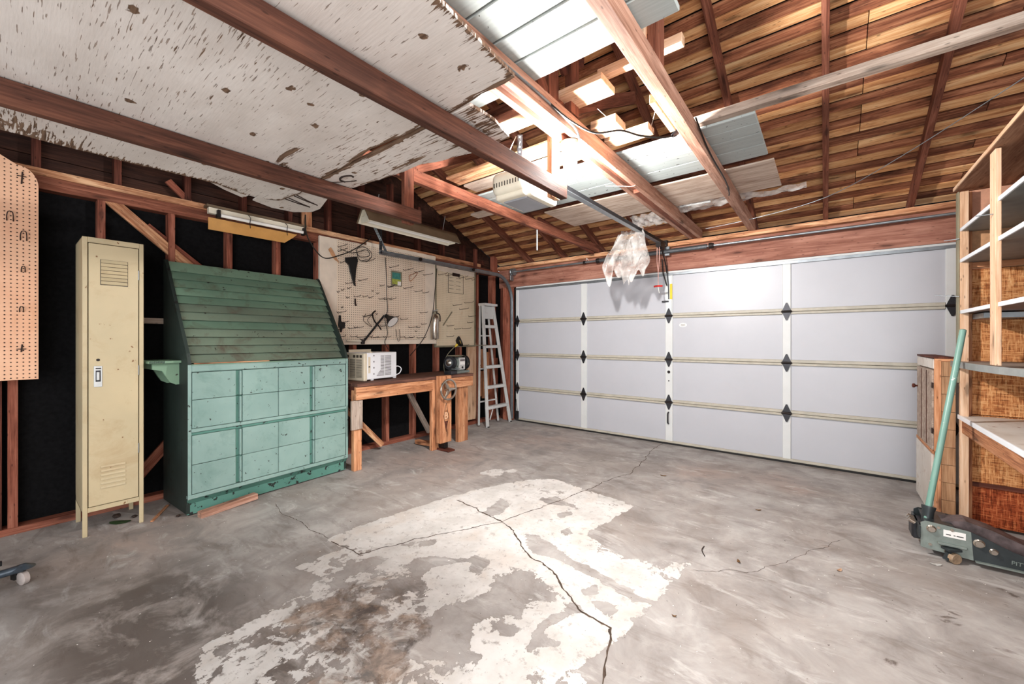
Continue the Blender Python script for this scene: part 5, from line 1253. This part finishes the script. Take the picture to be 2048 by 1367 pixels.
tag(prism('curved_counter', [(x - .73, y - 4.13) for x, y in ctr], .030, 'grey_wood', sv, (0, 0, 1.120)), 'grey counter with a curved front edge')
bm = bmesh.new(); pp = [(x - .73, y - 4.13) for x, y in ctr[:6]]
for (x0, y0), (x1, y1) in zip(pp[:-1], pp[1:]):
    a = [bm.verts.new((x0 - .004, y0, 1.112)), bm.verts.new((x1 - .004, y1, 1.112)), bm.verts.new((x1 - .004, y1, 1.153)), bm.verts.new((x0 - .004, y0, 1.153))]; bm.faces.new(a)
bmesh.ops.remove_doubles(bm, verts=bm.verts, dist=1e-5); bmesh.ops.solidify(bm, geom=list(bm.faces), thickness=.004); link('metal_edge', bm, 'counter_grey', sv)
tag(sbx('work_shelf', (.74, 2.2, .752), (1.35, 4.165, .772), 'desk_white', long_x=True), 'white low work shelf with worn top'); sbx('shelf_edge', (.732, 2.2, .745), (.742, 4.165, .775), 'shelf_white'); sbx('shelf_skirt', (.742, 2.2, .655), (.775, 4.15, .745), 'bench_wood')
for a, b in (((.728, 3.36, 1.99), (.66, 3.36, 1.99)), ((.73, 4.1, 1.60), (.62, 4.15, 1.62)), ((.73, 4.1, 2.0), (.66, 4.12, 2.0))):
    tube('long_nail', [Vector(a) - Vector((.73, 4.13, 0)), Vector(b) - Vector((.73, 4.13, 0))], .003, 'galv', sv, 5)

# --- corner cabinet
cc = thing('corner_cabinet', 'old corner cabinet with grey door and wooden knob beside the garage door', 'cabinet', (.617, 4.15, 0))
box('side_frame', (0, 0, .0), (.035, .02, 1.165), 'bench_wood', cc)
for i in range(9):
    z = .03 + i * .126; box('face_plank', (.035, .004, z), (.106, .018, z + .124), 'plank_face', cc)
tag(box('top_board', (-.005, -.005, 1.165), (.106, .66, 1.178), 'dark_lumber', cc), 'dark top board'); box('side_frame', (.10, -.002, .0), (.118, .018, 1.165), 'dark_lumber', cc) if False else None
box('frame_rail', (.0, -.001, 1.145), (.106, .019, 1.165), 'bench_wood', cc)
box('back_body', (.012, .03, .02), (.104, .65, 1.16), 'grey_wood', cc, long_x=False)
box('frame_rail', (-.004, .01, 1.09), (.012, .65, 1.16), 'desk_white', cc)
dd = box('cabinet_door', (-.008, .03, .50), (.010, .63, 1.08), 'grey_wood', cc, long_x=False); 
for y in (.22, .42): box('door_batten', (-.011, y, .51), (-.007, y + .012, 1.07), 'dark_lumber', cc)
lathe('knob', [(0, 0), (.008, 0), (.008, .012), (.018, .02), (.016, .032), (0, .036)], 'dark_lumber', cc, (-.008, .60, .915), (0, R(-90), 0), 14)
box('frame_rail', (-.01, .0, .475), (.012, .65, .497), 'bench_wood', cc)
tag(box('lower_panel', (-.012, .02, .02), (.008, .64, .47), 'desk_white', cc, long_x=False), 'loose white lower panel')
for z in (.62, .95): box('hinge', (-.012, .012, z), (-.004, .03, z + .04), 'rust_wire', cc)

# --- floor jack
fj = thing('floor_jack', 'grey hydraulic trolley jack parked in front of the shelving unit', 'floor jack', (.455, 3.46, 0))
plate = [(.0, .045), (.0, .19), (.02, .205), (.10, .20), (.20, .19), (.27, .165), (.36, .125), (.47, .095), (.62, .082), (.80, .078), (.80, .03), (.5, .03), (.25, .03), (.04, .04)]
def side_plate(y, mats=('jack_grey', 'jack_dark')):
    prism('side_plate', [(x, z) for x, z in plate if x <= .21] + [(.21, .03)][:0], .006, mats[0], fj, (0, y, 0), axis='Y') if False else None
    left = [(.0, .045), (.0, .19), (.02, .205), (.10, .20), (.205, .19), (.215, .03), (.04, .04)]
    right = [(.205, .19), (.27, .165), (.36, .125), (.47, .095), (.62, .082), (.80, .078), (.80, .03), (.5, .03), (.215, .03)]
    prism('side_plate', left, .006, mats[0], fj, (0, y, 0), axis='Y'); prism('side_plate', right, .006, mats[1], fj, (0, y, 0), axis='Y')
side_plate(-.01); side_plate(.24, ('jack_dark', 'jack_dark'))
prism('lift_arm', [(.08, .12), (.10, .20), (.20, .225), (.30, .20), (.42, .15), (.56, .12), (.80, .105), (.80, .07), (.3, .08)], .12, 'jack_cup', fj, (0, .06, 0), axis='Y')
box('bottom_flange', (.22, -.03, .026), (.80, -.004, .034), 'jack_grey', fj); box('top_plate', (.02, .0, .185), (.14, .235, .20), 'jack_dark', fj); box('hydraulic_block', (-.03, .06, .06), (.1, .19, .17), 'steel_dark', fj, bev=.01)
for x, z, r_ in ((.045, .165, .022), (.235, .135, .024), (.29, .105, .018)):
    lathe('pivot_bolt', [(0, 0), (r_, 0), (r_, .006), (r_ * .75, .01), (r_ * .7, .018), (0, .018)], 'steel', fj, (x, -.01, z), (R(90), 0, 0), 18)
for x, z in ((.04, .07), (.075, .18), (.13, .18), (.105, .05)): lathe('bolt_head', [(0, 0), (.008, 0), (.008, .005), (0, .005)], 'steel', fj, (x, -.01, z), (R(90), 0, 0), 8)
lab_ = box('label_plate', (.095, -.0125, .135), (.185, -.0105, .175), 'sticker_white', fj)
bm = bmesh.new()
for xx, ww in ((.115, .02), (.14, .008), (.162, .028)): add_box(bm, (xx, -.0128, .150), (ww, .0006, .005))
link('label_print', bm, 'ink', fj)
text('embossed_name', 'PITTSBURGH', .030, 'jack_grey', fj, (.44, -.0115, .062), (R(90), R(3), 0), .001)
# casters
for y in (-.03, .27):
    lathe('caster_wheel', [(0, -.014), (.026, -.014), (.03, -.010), (.03, .010), (.026, .014), (0, .014)], 'wheel_tan', fj, (.135, y - .015, .030), (R(90), 0, R(35)), 18)
    bm = bmesh.new(); add_box(bm, (-.022, 0, .04), (.006, .03, .06), Euler((0, R(25), 0))); add_box(bm, (0, 0, .075), (.07, .05, .012)); link('caster_fork', bm, 'jack_dark', fj, (.125, y, 0), (0, 0, R(35)))
    box('caster_bracket', (.07, min(y, -.005) if y < 0 else .24, .085), (.19, max(y + .02, 0) if y < 0 else .29, .10), 'jack_grey', fj, bev=.004)
box('caster_bracket', (-.01, -.02, .10), (.0, .25, .17), 'jack_dark', fj)
lathe('handle_socket', [(.0, 0), (.026, 0), (.028, .10), (.034, .12), (.034, .13), (.024, .13)], 'jack_dark', fj, (.035, .075, .14), (R(-12), R(7), 0), 18)
hs = Vector((.035, .075, .19)); he = Vector((.703 - .455, 3.855 - 3.46, 1.362))
tube('pump_handle', [hs, he], .0165, 'handle_green', fj, 16); tube('handle_end', [he - (he - hs).normalized() * .002, he + (he - hs).normalized() * .003], .0135, 'iron', fj, 12)
for y in (.03, .07, .11): lathe('pump_knob', [(0, 0), (.012, 0), (.012, .03), (0, .03)], 'steel', fj, (-.02, y, .17), (0, R(-60), 0), 10)

# --- left edge: caster leg of an engine stand
es = thing('rolling_stand', 'blue grey steel stand with a caster wheel entering at the left edge', 'engine stand', (-3.36, .07, 0))
lathe('caster_wheel', [(0, -.015), (.026, -.015), (.034, -.010), (.034, .010), (.026, .015), (0, .015)], 'wheel_grey', es, (0, 0, .034), (R(90), 0, R(25)), 22)
bm = bmesh.new(); add_box(bm, (-.01, .0, .055), (.03, .044, .05)); add_box(bm, (-.0, 0, .085), (.06, .05, .012)); link('caster_fork', bm, 'black', es, (-.022, -.012, .0), (0, 0, R(25)))
lathe('swivel_cap', [(0, .022), (.016, .018), (.03, .008), (.045, 0), (0, 0)], 'stand_blue', es, (0, 0, .088), seg=16)
tube('stand_leg', [(0, -.0, .088), (-.01, -.16, .080)], .020, 'stand_blue', es, 10)
box('stand_frame', (-.06, -.75, .02), (.03, -.10, .13), 'stand_blue', es, bev=.006)
tube('stand_upright', [(-.04, -.10, .1), (-.05, -.11, .20)], .016, 'steel_dark', es, 8); lathe('clamp_nut', [(0, 0), (.018, 0), (.018, .02), (0, .02)], 'steel_dark', es, (-.02, -.085, .125), seg=6)

# --- small things on the floor
def leaf(x, y, s, mat, lab, cat='leaf', rz=0, name='dry_leaf'):
    bm = bmesh.new(); n = 8; ring = []
    for k in range(n):
        a = 2 * PI * k / n; ring.append(bm.verts.new((s * math.cos(a), s * .5 * math.sin(a), .004 + .004 * math.cos(2 * a))))
    c = bm.verts.new((0, 0, .0015))
    for k in range(n): bm.faces.new((ring[k], ring[(k + 1) % n], c))
    bmesh.ops.solidify(bm, geom=list(bm.faces), thickness=.001)
    o = link(name, bm, mat, None, (x, y, .0015), (0, 0, rz)); return tag(o, lab, cat)
leaf(-.405, 3.56, .022, 'leaf', 'small dry leaf on the floor beside the garage door, left one', rz=.4)
leaf(.06, 2.91, .02, 'fresh_pine', 'pale curled leaf on the concrete in the middle of the right side', rz=1)
leaf(-.40, 2.66, .018, 'leaf', 'brown leaf near the corner of the white painted patch', rz=2)
leaf(-1.22, 3.9, .03, 'leaf', 'orange leaf fragment on the far floor near the door', rz=.2)
leaf(.50, 3.33, .028, 'sticker_white', 'flat white scrap on the floor beside the jack wheel', 'scrap', .3, 'paper_scrap')
leaf(-.56, 1.95, .012, 'leaf', 'tiny pink scrap beside the white painted patch edge', 'scrap', .3, 'paper_scrap')
leaf(-3.95, .52, .07, 'leaf_green', 'crumpled green leaf under the locker', 'leaf', .8)
tag(tube('twig', smooth_pts([(-.60, 2.72, .004), (-.60, 2.66, .006), (-.57, 2.60, .004)], 4), .003, 'debris', seg=5), 'short dark twig on the floor above the white patch', 'twig')
for i, (x, y, r_) in enumerate(((-3.98, .60, .022), (-4.08, .52, .03), (-3.74, .80, .018))):
    bm = bmesh.new(); bmesh.ops.create_icosphere(bm, subdivisions=1, radius=r_)
    for v in bm.verts: v.co *= rnd.uniform(.7, 1.1); v.co.z *= .6
    tag(link('rubble_lump', bm, 'debris', None, (x, y, r_ * .5)), ['small brown lump beside the right leg of the locker', 'larger lump of rubble under the back of the locker', 'brown lump at the foot of the green cabinet'][i], 'rubble')
